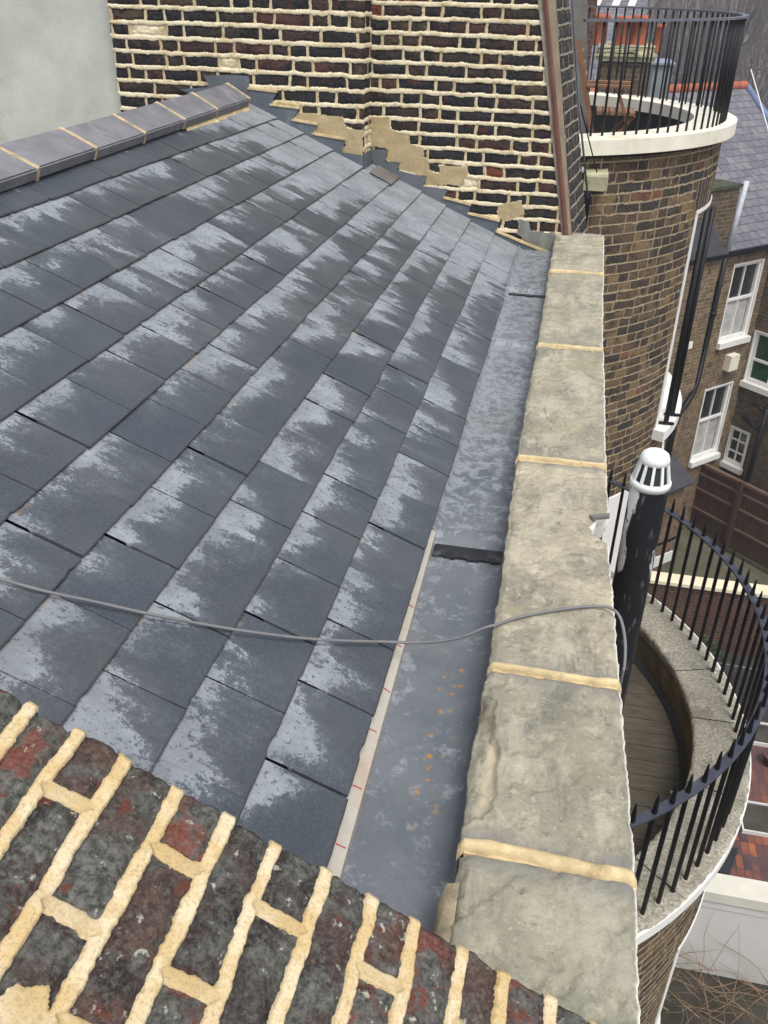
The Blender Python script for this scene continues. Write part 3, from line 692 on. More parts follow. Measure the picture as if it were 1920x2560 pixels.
# strips on the raking end
def strip(name, xa0, xa1, xb0, xb1, y, d, m):     # x at z=1.266 / z=0, continued up and down
    def at(x1, x0, z): return x0+(x1-x0)*z/1.266
    zt, zb = 1.95, -.02
    MB().prism([(at(xa1, xa0, zt), y, zt), (at(xb1, xb0, zt), y, zt), (at(xb1, xb0, zb), y, zb), (at(xa1, xa0, zb), y, zb)], (0, d, 0)).build(name, m, stk)
strip('mortar_strip', -.041, -.320, -.031, -.292, YR-.012, .06, plain('grey_mortar_strip', (.27, .235, .19), .9, .25, 10))
strip('timber_strip', -.031, -.292, -.016, -.279, YR-.022, .07, plain('red_timber', (.115, .045, .033), .7, .3, 8))
strip('timber_strip', -.0155, -.2785, .001, -.266, YR-.016, .065, plain('brown_timber', (.17, .085, .06), .7, .3, 8))
strip('mortar_strip', .0015, -.2655, .021, -.222, YR-.010, .06, plain('tan_mortar_strip', (.30, .235, .165), .9, .2, 10))
# dark side face
A0 = np.array([.021, YR, .0]); A1 = np.array([-.222, YR, 1.266]); B0 = np.array([.098, 6.25, 0]); B1 = np.array([-.168, 6.25, 1.269])
us = np.linspace(0, 1, 90); vs = np.linspace(-.25, 1.55, 360); Ug, Vg = np.meshgrid(us, vs, indexing='ij')
Pa = A0+(A1-A0)*Vg[..., None]; Pb = B0+(B1-B0)*Vg[..., None]; P = Pa+(Pb-Pa)*Ug[..., None]
mask, h, rnd, ri, bi = bricks(Ug*.57, Vg*1.27, .0765, .012, .012, 39, warp=.006)
P[..., 0] += h
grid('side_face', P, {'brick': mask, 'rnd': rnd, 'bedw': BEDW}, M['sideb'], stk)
MB().tube([(-.19, 6.27, 1.9), (-.145, 6.27, 1.268), (-.03, 6.27, .68), (.10, 6.27, .12)], .007, 8).build('grey_conduit', M['greyrail'], stk)

# lead flashing on the stack
def sheet(name, pts, y, m, parent, th=.004):
    b = MB(); b.prism([(x, y, z) for x, z in pts], (0, th, 0)); return b.build(name, m, parent)
fl = thing('step_flashing', 'stepped lead flashing with saw tooth top where the slates meet the proud brick face', 'flashing', (-1.6, 5.45, .5))
sheet('lead_sheet', [(-1.959, .844), (-1.977, .781), (-1.797, .768), (-1.844, .697), (-1.663, .684), (-1.709, .619), (-1.551, .599), (-1.588, .546), (-1.379, .522), (-1.408, .456), (-1.268, .442), (-1.268, .30), (-2.02, .66), (-2.02, .75)], YL-.018, M['flash'], fl)
sheet('saddle_flap', [(-2.251, .848), (-2.067, .857), (-1.962, .852), (-1.99, .70), (-2.16, .70)], YL-.023, M['flash'], fl)
sheet('saddle_flap', [(-2.227, .786), (-2.416, .768), (-2.329, .736), (-2.15, .70)], YL-.017, M['flash'], fl)
b = MB(); b.box((XC+.012, YL-.022, .27), (XC+.016, YR-.012, .452)).build('corner_cheek', M['flash'], fl)
b = MB()
for pts in ([(-1.977, .781), (-1.797, .768)], [(-1.844, .697), (-1.663, .684)], [(-1.709, .619), (-1.551, .599)], [(-1.588, .546), (-1.379, .522)]):
    (xa, za), (xb, zb) = pts
    b.prism([(xa, YL-.024, za+.001), (xb, YL-.024, zb+.001), (xb, YL-.024, zb+.014), (xa, YL-.024, za+.012)], (0, .02, 0))
b.build('mortar_pointing', M['mortar'], fl)
f2 = thing('step_flashing', 'stepped lead flashing climbing the recessed brick face beside the gutter end', 'flashing', (-.7, 5.66, .1))
sheet('lead_sheet', [(-1.255, .452), (-1.164, .451), (-1.179, .382), (-1.082, .376), (-1.102, .335), (-.907, .299), (-.932, .248), (-.770, .236), (-.799, .178), (-.621, .147), (-.638, .090), (-.433, .060), (-.454, -.009), (-.095, -.129), (-.085, -.28), (-1.255, .27)], YR-.018, M['flash'], f2)
b = MB()
for pts in ([(-.770, .236), (-.799, .178)], [(-.799, .182), (-.621, .147)], [(-.638, .094), (-.433, .060)], [(-.454, -.004), (-.095, -.125)]):
    (xa, za), (xb, zb) = pts
    if xb > xa: b.prism([(xa, YR-.026, za), (xb, YR-.026, zb), (xb, YR-.026, zb+.016), (xa, YR-.026, za+.012)], (0, .022, 0))
b.build('mortar_pointing', M['mortar'], f2)
b = MB(); p = lambda t, y, h: tuple(RP(t, y, h))
b.prism([p(1.03, 5.40, .020), p(1.03, 5.66, .020), p(.88, 5.66, .022), p(.88, 5.40, .022)], (sp_*.004, 0, cp*.004)).build('corner_patch', plain('old_zinc_patch', (.15, .135, .13), .6, .3, 12), f2)

# ================================================================== RENDERED WALL (upper left)
rw = thing('rendered_wall', 'smooth pale grey green rendered wall beyond the ridge', 'wall', (-5, 5.6, 0))
MB().box((-9, 5.555, -3), (-2.835, 5.9, 4)).build('render_face', M['render'], rw)

# ================================================================== CABLE
cab = [(-1.45, 1.05, .50), (-1.25, 1.12, .40), (-1.10, 1.175, .315), (-1.008, 1.208, .266), (-.932, 1.235, .229), (-.856, 1.269, .193), (-.777, 1.303, .155), (-.696, 1.342, .116), (-.613, 1.385, .076), (-.527, 1.436, .034), (-.455, 1.482, 0.), (-.382, 1.535, -.034), (-.306, 1.585, -.062), (-.22, 1.60, -.060), (-.14, 1.598, -.030), (-.08, 1.608, .004), (-.060, 1.615, .009), (-.02, 1.649, .009), (.032, 1.682, .0085), (.075, 1.705, .0085), (.128, 1.729, .0085), (.172, 1.743, .0085), (.199, 1.745, .008), (.220, 1.732, .003), (.233, 1.705, -.010), (.240, 1.655, -.026), (.241, 1.61, -.055), (.239, 1.605, -.10), (.236, 1.61, -.5), (.235, 1.62, -1.4), (.235, 1.62, -3.2)]
def spline(P, m=7):
    P = [Vector(p) for p in P]; out = []
    for i in range(len(P)-1):
        a, b_, c, d = P[max(i-1, 0)], P[i], P[i+1], P[min(i+2, len(P)-1)]
        for k in range(m):
            t = k/m; out.append(.5*((2*b_)+(c-a)*t+(2*a-5*b_+4*c-d)*t*t+(3*b_-a-3*c+d)*t**3))
    return out+[P[-1]]
b = MB(); b.tube(spline(cab), .0036, 8)
tag(b.build('cable', M['cable']), 'thin grey cable trailing across the slates and over the coping', 'cable')

# ================================================================== BOW BAYS
def bay(name, label, c, ztop, zbot, win, mats, seed, th0, th1, R=2.16, ro=2.24, ri=1.88, fas=.085, step=.0095, sillp=.11):
    t = thing(name, label, 'bay', (c[0], c[1], zbot))
    n = int((th1-th0)*R/step); m = int((ztop-fas-zbot)/step)
    th = np.linspace(th0, th1, n); z = np.linspace(zbot, ztop-fas, m); T, Zg = np.meshgrid(th, z, indexing='ij')
    mask, h, rnd, ri_, bi_ = bricks(T*R, Zg, .0752, .011, .011, seed, v0=ztop-fas-.0752*200, warp=.005)
    a0, a1, w0, w1 = win
    sold = (Zg > w1) & (Zg < w1+.24) & (T > a0-.04) & (T < a1+.04)      # soldier arch
    sm = sstep(.0, .004, np.minimum(((T*R) % .076), .076-((T*R) % .076))-.005)
    mask = np.where(sold, sm, mask); rnd = np.where(sold, hash2(np.floor(T*R/.076), ri_*0, 3)*.4+.3, rnd)
    rr_ = R+h*.6
    P = np.stack([c[0]+rr_*np.cos(T), c[1]+rr_*np.sin(T), Zg], -1)
    hole = ((T > a0) & (T < a1) & (Zg > w0) & (Zg < w1))
    grid('brickwork', P, {'brick': mask, 'rnd': rnd, 'bedw': BEDW}, mats[0], t, keep=~hole[:-1, :-1])
    cc = (c[0], c[1], 0)
    # window: reveal, frame, glass, sill
    b = MB()
    nseg = 30
    b.lathe([(R+.004, w1-.0), (R-.14, w1-.0)], cc, nseg, a0, a1)
    for a in (a0, a1):
        f = [b.bm.verts.new((c[0]+r*math.cos(a), c[1]+r*math.sin(a), zz)) for r, zz in ((R+.004, w0), (R-.14, w0), (R-.14, w1), (R+.004, w1))]; b.bm.faces.new(f)
    wdw = b.build('window', M['white'], t)
    b = MB(); b.lathe([(R-.14, w0), (R-.14, w1)], cc, nseg, a0, a1); b.build('pane', M['glass'], wdw)
    b = MB(); k = 6
    for i in range(k+1):
        a = a0+(a1-a0)*i/k; b.ring(R-.135, R-.09, w0, w1, cc, a-.014, a+.014, 2)
    for zz in (w0, (w0+w1)/2-.02, w1-.06): b.ring(R-.135, R-.095, zz, zz+.06, cc, a0, a1, nseg)
    b.build('frame', M['white'], wdw)
    b = MB(); b.ring(R-.1, R+sillp, w0-.10, w0, cc, a0-.02, a1+.02, nseg); b.build('sill', M['white'], wdw)
    b = MB(); b.ring(R-.002, R+.012, w1-.03, w1, cc, a0, a1, nseg); b.build('lintel_edge', M['white'], wdw)
    b = MB(); b.ring(R-.135, R+.006, w0+.002, w1-.004, cc, a0+.002, a0+.03, 3); b.build('jamb', M['white'], wdw)
    return t
# lower bay, close below the coping
C1 = (-.652, 4.754); ZB1 = -3.0
near_bay = bay('bow_bay', 'lower curved brick bay with concrete topped balcony just below the coping', C1, ZB1, -9.4, (rad(-30.5), rad(34), -6.1, -3.92), (M['bay'],), 51, rad(-70), rad(66), sillp=.035)
cc1 = (C1[0], C1[1], 0)
edges = [-66, -37, -15.5, 3.5, 26, 48, 66]
edges = [-68, -40, -17, 1.5, 16.5, 42, 66]
for a, b_ in zip(edges[:-1], edges[1:]):
    n = 70; m = 42; th = np.linspace(rad(a)+.002, rad(b_)-.002, n); q = np.linspace(0, 1, m); T, Q = np.meshgrid(th, q, indexing='ij')
    r = 1.88+(2.24-1.88)*Q
    prof_z = -.012*(1-sstep(0, .04, Q))-.012*(1-sstep(0, .05, 1-Q))
    z = ZB1+prof_z+fbm(T*2.1*30, r*30, 4, 5)*.0035-.006*sstep(.2, .5, fbm(T*2.1*9, r*9, 3, 8))
    r = r+(Q > .99)*fbm(T*2.1*25, T*0, 3, 9)*.008-(Q < .01)*fbm(T*2.1*20, T*0+3, 3, 9)*.006
    ro_ = r[:, -1:]; r0_ = r[:, :1]
    Rr = np.concatenate([r0_+.01, r0_, r, ro_, ro_-.02], 1); Tt = np.concatenate([T[:, :1]]*2+[T]+[T[:, -1:]]*2, 1)
    Zz = np.concatenate([z[:, :1]*0+ZB1-.09, z[:, :1]-.03, z, z[:, -1:]-.05, z[:, -1:]*0+ZB1-.09], 1)
    P = np.stack([C1[0]+Rr*np.cos(Tt), C1[1]+Rr*np.sin(Tt), Zz], -1)
    grid('coping_slab', P, None, M['concrete'], near_bay)
b = MB(); b.ring(2.170, 2.247, -.088, -.012, (C1[0], C1[1], ZB1), rad(-68), rad(66), 80); b.build('white_fascia', M['white'], near_bay)
b = MB(); b.lathe([(1.895, ZB1-.05), (1.89, ZB1-.36)], cc1, 80, rad(-75), rad(72)); b.build('curb', plain('damp_render_curb', (.13, .105, .06), .9, .5, 4, dirt=(.035, .03, .022)), near_bay)
b = MB(); b.lathe([(1.886, ZB1-.295), (1.855, ZB1-.335), (1.85, ZB1-.36)], cc1, 80, rad(-75), rad(72)); b.build('felt_upstand', plain('dark_felt_upstand', (.035, .038, .045), .7, .3, 6), near_bay)
b = MB(); yb = C1[1]-1.9
while yb < C1[1]+1.85:
    ya_, yb_ = yb, yb+.1345; xe = lambda y: C1[0]+math.sqrt(max(1.868**2-(y-C1[1])**2, 0))
    if min(xe(ya_), xe(yb_)) > .2: b.prism([(.0, ya_, ZB1-.40), (xe(ya_), ya_, ZB1-.40), (xe((ya_+yb_)/2), (ya_+yb_)/2, ZB1-.40), (xe(yb_), yb_, ZB1-.40), (.0, yb_, ZB1-.40)], (0, 0, .05))
    yb += .1405
b.build('deck_boards', M['deck'], near_bay)
MB().prism([(.0, C1[1]-1.8, ZB1-.41), (.9, C1[1]-1.3, ZB1-.41), (1.25, C1[1], ZB1-.41), (.9, C1[1]+1.3, ZB1-.41), (0, C1[1]+1.8, ZB1-.41)], (0, 0, -.02)).build('deck_base', M['deckdark'], near_bay)
tag(MB().box((1.115, 4.385, ZB1-.349), (1.18, 4.415, ZB1-.325), .003, None).build('wood_offcut', plain('pale_offcut', (.45, .36, .23), .8, .2, 12)), 'small pale wooden offcut lying on the curved deck', 'offcut')
# house wall below the coping
hw = thing('house_wall', 'brick rear wall of the house below the coping, carrying both curved bays', 'house wall', (.1, 3, -9.5))
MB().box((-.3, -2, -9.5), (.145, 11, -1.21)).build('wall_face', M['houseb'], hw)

# railing of the lower balcony
def spike_bar(h, r, rail):
    b = MB(); b.tube([(0, 0, -.02), (0, 0, rail), (0, 0, rail+.03), (0, 0, h-.04), (0, 0, h-.008), (0, 0, h)], [r, r, r*1.05, r*.68, r*.35, r*.1], 8); return b.mesh('baluster')
rl = thing('balcony_railing', 'black spiked iron railing curving round the concrete balcony below the coping', 'railing', (C1[0], C1[1], ZB1))
bm_ = spike_bar(1.0, .0132, .86); bm_.materials.append(M['iron'])
a = 9.2-3.3*23
while a < 66:
    if a > -67:
        o = bpy.data.objects.new('baluster', bm_); COL.objects.link(o); o.parent = rl; o.location = (2.16*math.cos(rad(a)), 2.16*math.sin(rad(a)), 0)
        o.rotation_euler = (random.Random(int(a*9)).uniform(-.006, .006), random.Random(int(a*7)).uniform(-.006, .006), rad(a))
    a += 3.3
b = MB(); b.ring(2.133, 2.186, .862, .874, (0, 0, 0), rad(-67), rad(66), 90); o = b.build('flat_rail', M['railtop'], rl, C1+(ZB1,))
mcol = plain('crumbling_socket', (.34, .31, .25), .9, .35, 60, dirt=(.1, .1, .08))
for a in (-30.4, -33.7, -37.0, -43.6, -46.9):
    b = MB(); b.lathe([(.0, .004), (.026, .006), (.03, .001), (.022, -.004)], (2.16*math.cos(rad(a)), 2.16*math.sin(rad(a)), 0), 10)
    b.build('socket', mcol, rl, C1+(ZB1,))

# upper bay of the neighbour
C2 = (-.955, 8.67); ZB2 = .43
far_bay = bay('bow_bay', 'tall curved brick bay tower with white ringed roof terrace beyond the sooty stack', C2, ZB2, -7.4, (rad(-25), rad(40), -2.16, -.20), (M['bay'],), 61, rad(-72), rad(60))
b = MB(); b.ring(1.90, 2.25, -.10, 0, (C2[0], C2[1], ZB2), rad(-66), rad(70), 90); o = b.build('white_coping', M['cream'], far_bay)
b = MB(); b.lathe([(1.93, -.06), (1.93, -.42)], (C2[0], C2[1], ZB2), 80, rad(-75), rad(75)); b.build('terrace_upstand', M['deckdark'], far_bay)
b = MB(); b.prism([(-.1, C2[1]-1.9, ZB2-.36)]+[(C2[0]+1.95*math.cos(rad(q)), C2[1]+1.95*math.sin(rad(q)), ZB2-.36) for q in range(-66, 67, 6)]+[(-.1, C2[1]+1.9, ZB2-.36)], (0, 0, -.04)); b.build('terrace_deck', M['deckdark'], far_bay)
b = MB()
for a, rr0 in ((-21.5, 2.215), (-15.5, 2.215)):
    x, y = C2[0]+rr0*math.cos(rad(a)), C2[1]+rr0*math.sin(rad(a))
    b.tube([(x, y, -2.15), (x, y, -.22)], .024, 8)
    b.box((x-.075, y-.015, -2.155), (x+.075, y+.015, -2.135))
b.build('iron_post', M['iron'], far_bay)
b = MB(); b.ring(2.12, 2.185, -6.0, -2.66, (C2[0], C2[1], 0), rad(-72), rad(60), 60); b.build('white_band', M['white'], far_bay)
b = MB(); b.ring(2.05, 2.172, .30, .329, (C2[0], C2[1], 0), rad(-66), rad(60), 60); b.build('sooty_course', plain('sooty_course', (.03, .027, .024), .95, .5, 6), far_bay)
rl2 = thing('terrace_railing', 'tall black iron railing with grey top rail round the white ringed roof terrace', 'railing', (C2[0], C2[1], ZB2))
HR = .735; hr = lambda y: .712+.020*(y+2.0)        # the top rail climbs a little towards the far side
rrad = lambda a: 2.04+.115*float(sstep(-58, -24, np.array(a)))
b = MB(); b.tube([(0, 0, -.02), (0, 0, HR)], .0088, 8); bm2 = b.mesh('baluster'); bm2.materials.append(M['iron'])
a = -59.8
while a < 66:
    r_ = rrad(a); y_ = r_*math.sin(rad(a))
    o = bpy.data.objects.new('baluster', bm2); COL.objects.link(o); o.parent = rl2; o.location = (r_*math.cos(rad(a)), y_, 0); o.scale = (1, 1, hr(y_)/HR); a += 2.72
b = MB(); prof = [(-.024, 0), (.024, 0), (.024, .016), (-.024, .016)]; rings = []
for i in range(91):
    a = -64+132*i/90; r_ = rrad(a); y_ = r_*math.sin(rad(a))
    rings.append([b.bm.verts.new(((r_+dr)*math.cos(rad(a)), (r_+dr)*math.sin(rad(a)), hr(y_)+dz)) for dr, dz in prof])
for p, q in zip(rings, rings[1:]):
    for i in range(4): b.bm.faces.new((p[i], q[i], q[(i+1) % 4], p[(i+1) % 4]))
b.bm.faces.new(rings[0]); b.bm.faces.new(rings[-1][::-1])
b.build('top_rail', M['greyrail'], rl2, C2+(ZB2,))
# neighbour's parapet end
nb = thing('coping_end', 'stub of pale stone coping at the foot of the white terrace ring', 'coping', (.14, 7, .1))
b = MB(); b.box((.058, 6.48, .128), (.225, 7.2, .228), .006); b.build('coping_stone', M['sand'], nb)
b = MB(); b.box((.02, 6.44, -.35), (.12, 6.9, .126)); b.build('dark_hopper', M['iron'], nb)
b = MB(); b.box((-.02, 6.6, .231), (.055, 7.3, .25)); b.build('lead_capping', plain('pale_lead_capping', (.42, .44, .47), .5, .2, 8), nb)
tag(MB().tube([(-.149, 6.3, 1.45), (-.143, 6.3, 1.268), (-.031, 6.3, .705), (.142, 6.5, .25)], .0045, 6).build('stay_wire', M['iron']), 'thin dark stay wire slanting down to the coping stub', 'wire')

# folding chair on the upper terrace (profile, facing right)
ch = thing('garden_chair', 'brown folding wooden armchair on the roof terrace behind the railing', 'chair', (.2, 8.2, .07))
for yy_ in (7.98, 8.42):
    MB().prism([(-.125, yy_, .985), (-.085, yy_, .985), (.175, yy_, .09), (.135, yy_, .09)], (0, .03, 0)).build('rear_leg', M['wood'], ch)
    MB().prism([(.245, yy_+.032, .64), (.275, yy_+.032, .64), (.385, yy_+.032, .40), (.355, yy_+.032, .40)], (0, .025, 0)).build('arm_support', M['wood'], ch)
    MB().box((.0, yy_-.01, .665), (.37, yy_+.05, .690), .004).build('armrest', M['wood'], ch)
    MB().prism([(.40, yy_+.06, .46), (.43, yy_+.06, .46), (.13, yy_+.06, .09), (.09, yy_+.06, .09)], (0, .025, 0)).build('front_leg', M['wood'], ch)
b = MB()
for k in range(6): b.box((.11+k*.053, 8.0, .465), (.155+k*.053, 8.43, .49))
b.build('seat', M['wood'], ch)
b = MB()
for k in range(4):
    z0 = .62+k*.085; x0 = -.085+(.985-z0)*.29
    b.box((x0-.016, 8.01, z0), (x0+.0, 8.43, z0+.05))
b.build('backrest', M['wood'], ch)

# ================================================================== VENT PIPE
vp = thing('vent_pipe', 'black soil vent pipe with flaking paint and white slotted cowl beside the coping', 'vent pipe', (.31, 2.27, -3.3))
nth, nz = 40, 120; th = np.linspace(0, 2*math.pi, nth); zz = np.linspace(-3.35, .085, nz); T, Zg = np.meshgrid(th, zz, indexing='ij')
rr_ = .053+fbm(T*2, Zg*9, 3, 4)*.0006
d_left = np.cos(T-rad(205)); d_right = np.cos(T-rad(-25))
flake = np.where(d_left > 0, d_left**2.2*.53*sstep(-.75, -.1, Zg), 0)+np.where(d_right > 0, d_right**2*.42*sstep(-.55, -.2, Zg)*sstep(.02, -.12, Zg), 0)
grid('pipe', np.stack([.31+rr_*np.cos(T), 2.27+rr_*np.sin(T), Zg], -1), {'flake': flake}, M['pipe'], vp)
cw = bpy.data.objects.new('cowl', None)
b = MB(); cx = (.31, 2.27, .062)
b.lathe([(.050, .012), (.0555, .012), (.0575, .028), (.054, .034), (.046, .034)], cx, 40)
b.lathe([(.040, .088), (.0415, .098), (.037, .112), (.026, .120), (.010, .1225), (.0004, .123)], cx, 40)
b.lathe([(.038, .086), (.0415, .088), (.0415, .098)], cx, 40)
for i in range(11):
    a = 2*math.pi*i/11+.1; ca, sa = math.cos(a), math.sin(a); tx, ty = -sa*.0042, ca*.0042
    lo = [(cx[0]+r*ca+k*tx, cx[1]+r*sa+k*ty, cx[2]+.032) for r, k in ((.049, -1), (.0545, -1), (.0545, 1), (.049, 1))]
    hi = [(cx[0]+r*ca+k*tx*.85, cx[1]+r*sa+k*ty*.85, cx[2]+.090) for r, k in ((.0365, -1), (.0415, -1), (.0415, 1), (.0365, 1))]
    b.hexa(lo, hi)
bpy.data.objects.remove(cw)
b.build('cowl', M['vent'], vp)
b = MB(); b.lathe([(.0485, .03), (.036, .088)], cx, 30); b.build('cowl_inside', M['deckdark'], vp)
# ================================================================== BACK HOUSE (facades at 45 degrees)
q2 = math.sqrt(.5)
P1 = np.array([3.3, 18.4, 0.]); D1 = np.array([q2, q2, 0]); N1 = np.array([q2, -q2, 0])
COR = P1+D1*1.175; D2 = np.array([q2, -q2, 0]); N2 = np.array([-q2, -q2, 0])
def fr(o, d, n): return lambda s, z, e=0.: o+d*s+n*e+np.array([0, 0, z])
f1 = fr(P1, D1, N1); f2_ = fr(COR, D2, N2)
hs_ = thing('brick_house', 'london stock brick house with white sash windows behind the tall curved bay', 'house', (3, 19, -9.5))
def panel(name, f, s0, s1, z0, z1, m, holes=(), parent=None, thick=.12):
    ss = sorted({s0, s1, *[h[0] for h in holes], *[h[1] for h in holes]}); zs = sorted({z0, z1, *[h[2] for h in holes], *[h[3] for h in holes]})
    V = []; F = []; u = []; v = []
    for i in range(len(ss)-1):
        for j in range(len(zs)-1):
            a, b_, c, d = ss[i], ss[i+1], zs[j], zs[j+1]; mx, mz = (a+b_)/2, (c+d)/2
            if any(h[0] < mx < h[1] and h[2] < mz < h[3] for h in holes): continue
            k = len(V); pts = [(a, c), (b_, c), (b_, d), (a, d)]
            for s_, z_ in pts: V.append(f(s_, z_)); u.append(s_); v.append(z_)
            F.append((k, k+1, k+2, k+3))
    for h in holes:                      # reveals
        for (a, c), (b_, d) in (((h[0], h[2]), (h[1], h[2])), ((h[1], h[2]), (h[1], h[3])), ((h[1], h[3]), (h[0], h[3])), ((h[0], h[3]), (h[0], h[2]))):
            k = len(V)
            for (s_, z_, e) in ((a, c, 0), (b_, d, 0), (b_, d, -thick), (a, c, -thick)): V.append(f(s_, z_, e)); u.append(s_+e); v.append(z_)
            F.append((k, k+1, k+2, k+3))
    return link(name, raw_mesh(name, V, F, {'u': u, 'v': v}, False), m, parent)
def obox(b, f, s0, s1, z0, z1, e0, e1):
    lo = [tuple(f(s, z0, e)) for s, e in ((s0, e0), (s1, e0), (s1, e1), (s0, e1))]; hi = [tuple(f(s, z1, e)) for s, e in ((s0, e0), (s1, e0), (s1, e1), (s0, e1))]
    b.hexa(lo, hi)
def sash(f, s0, s1, z0, z1, parent, glass, nv=2, meet=.5, label=None, curtain=False, cols=2):
    fr_ = .055; b = MB()
    obox(b, f, s0, s0+fr_, z0, z1, -.10, -.03); obox(b, f, s1-fr_, s1, z0, z1, -.10, -.03)
    obox(b, f, s0+fr_, s1-fr_, z1-fr_, z1, -.10, -.03); obox(b, f, s0+fr_, s1-fr_, z0, z0+fr_*1.3, -.10, -.03)
    zm = z0+(z1-z0)*meet
    if nv == 2: obox(b, f, s0+fr_, s1-fr_, zm-.025, zm+.025, -.098, -.04)
    for k in range(1, cols):
        x = s0+(s1-s0)*k/cols; obox(b, f, x-.013, x+.013, z0+fr_*1.3, z1-fr_, -.096, -.055)
    if nv == 3:
        for k in (1, 2):
            zq = z0+(z1-z0)*k/3; obox(b, f, s0+fr_, s1-fr_, zq-.015, zq+.015, -.097, -.05)
    wdw = b.build('window', M['white'], parent)
    if label: wdw['label'] = label
    b = MB(); obox(b, f, s0+.01, s1-.01, z0+.01, z1-.01, -.12, -.09); b.build('pane', glass, wdw)
    if curtain:
        b = MB(); obox(b, f, s0+.06, s1-.08, z0+.08, zm-.03, -.0895, -.0885); b.build('blind', M['curtain'], wdw)
    b = MB(); obox(b, f, s0-.05, s1+.07, z0-.13, z0-.005, -.10, .09); b.build('sill', M['white'], wdw)
    # outer white reveal on the right
    b = MB(); obox(b, f, s1+.001, s1+.035, z0, z1, -.10, .012); obox(b, f, s0-.035, s0-.001, z0, z1, -.10, .012); obox(b, f, s0-.035, s1+.035, z1+.001, z1+.03, -.10, .012); b.build('architrave', M['white'], wdw)
    return wdw
w1h, w2h = (.02, .93, -4.80, -3.19), (-.05, .84, -7.56, -5.84)
panel('wall', f1, -3.0, 1.175, -9.5, -2.87, M['house'], [w1h, w2h], hs_)
sash(f1, .03, .92, -4.79, -3.20, hs_, M['glass'], curtain=True, meet=.54)
sash(f1, -.04, .83, -7.55, -5.85, hs_, M['glass'], curtain=True, meet=.55)
w3h, w4h = (.05, 1.10, -5.85, -4.72), (-.02, .50, -7.85, -6.97)
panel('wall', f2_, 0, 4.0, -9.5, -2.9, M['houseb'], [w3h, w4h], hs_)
sash(f2_, .06, 1.09, -5.84, -4.73, hs_, M['greenglass'], meet=.45)
sash(f2_, -.01, .49, -7.84, -6.98, hs_, M['glass'], nv=3, meet=.6)
# main slate roof rising behind facade 1
def quad(name, pts, m, parent, uvs=None):
    V = [np.array(p, float) for p in pts]
    uvs = uvs or [(0, 0), (np.linalg.norm(V[1]-V[0]), 0), (np.linalg.norm(V[1]-V[0]), np.linalg.norm(V[2]-V[1])), (0, np.linalg.norm(V[3]-V[0]))]
    return link(name, raw_mesh(name, V, [tuple(range(4))], {'u': [p[0] for p in uvs], 'v': [p[1] for p in uvs]}, False), m, parent)
B1 = -N1
ev = lambda s, e=.12: f1(s, -2.86, e)
rg = lambda s: f1(s, -.34, -3.6)
LEN = math.hypot(3.72, 2.56)
quad('roof', [ev(-5), ev(3.2), rg(4.1), rg(-5)], M['roofslate'], hs_, [(-5, 0), (3.2, 0), (4.1, LEN), (-5, LEN)])
quad('roof', [f2_(-.4, -2.88, .1), f2_(4, -2.88, .1), f2_(4, -.3, -3.4), f2_(-2, -.3, -3.4)], M['roofslate'], hs_, [(0, 0), (4.4, 0), (4.4, LEN), (-1.6, LEN)])
b = MB(); a_, c_ = rg(-5), rg(4.1)
for k in range(30):
    p0 = a_+(c_-a_)*k/30; p1 = a_+(c_-a_)*(k+.97)/30
    b.tube([tuple(p0+np.array([0, 0, -.02])), tuple(p1+np.array([0, 0, -.015]))], [.105, .112], 10)
b.build('ridge_tiles', M['terracotta'], hs_)
b = MB(); b.tube([tuple(rg(4.1)+np.array([.02, -.02, .0])), tuple(ev(3.25)+np.array([0, 0, .02]))], .07, 6); b.build('hip_flashing', plain('blue_hip_lead', (.16, .22, .36), .5, .2, 5), hs_)
b = MB(); obox(b, f1, -.42, 2.0, -2.94, -2.84, .02, .16); b.build('eaves_gutter', M['iron'], hs_)
# party upstand with mossy cap and lean-to slate
panel('upstand', fr(P1+N1*.06, D1, N1), -1.9, -.42, -3.4, -1.66, M['houseb'], (), hs_)
panel('upstand', fr(P1+N1*.06+D1*-.42, -N1, D1), 0, 1.2, -3.4, -1.66, M['houseb'], (), hs_)
b = MB(); obox(b, f1, -1.95, -.39, -1.66, -1.60, -.5, .10); b.build('mossy_cap', plain('mossy_cap', (.055, .058, .035), .95, .5, 8, dirt=(.10, .13, .04)), hs_)
panel('bay_front', fr(P1+N1*.30, D1, N1), -2.4, -.88, -9.5, -2.83, M['house'], (), hs_)
panel('bay_cheek', fr(P1+N1*.30+D1*-.88, -N1, D1), 0, .30, -9.5, -2.83, M['house'], (), hs_)
quad('bay_roof', [f1(-2.4, -2.78, .36), f1(-.84, -2.78, .36), f1(-1.12, -2.17, .08), f1(-2.4, -2.17, .08)], plain('dark_bay_slates', (.045, .047, .055), .7, .3, 6), hs_)
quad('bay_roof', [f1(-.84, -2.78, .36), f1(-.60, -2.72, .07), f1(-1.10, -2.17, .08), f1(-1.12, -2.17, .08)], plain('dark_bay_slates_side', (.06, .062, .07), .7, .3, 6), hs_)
b = MB(); obox(b, f1, -2.4, -.83, -2.85, -2.782, .30, .40); b.build('bay_gutter', M['iron'], hs_)
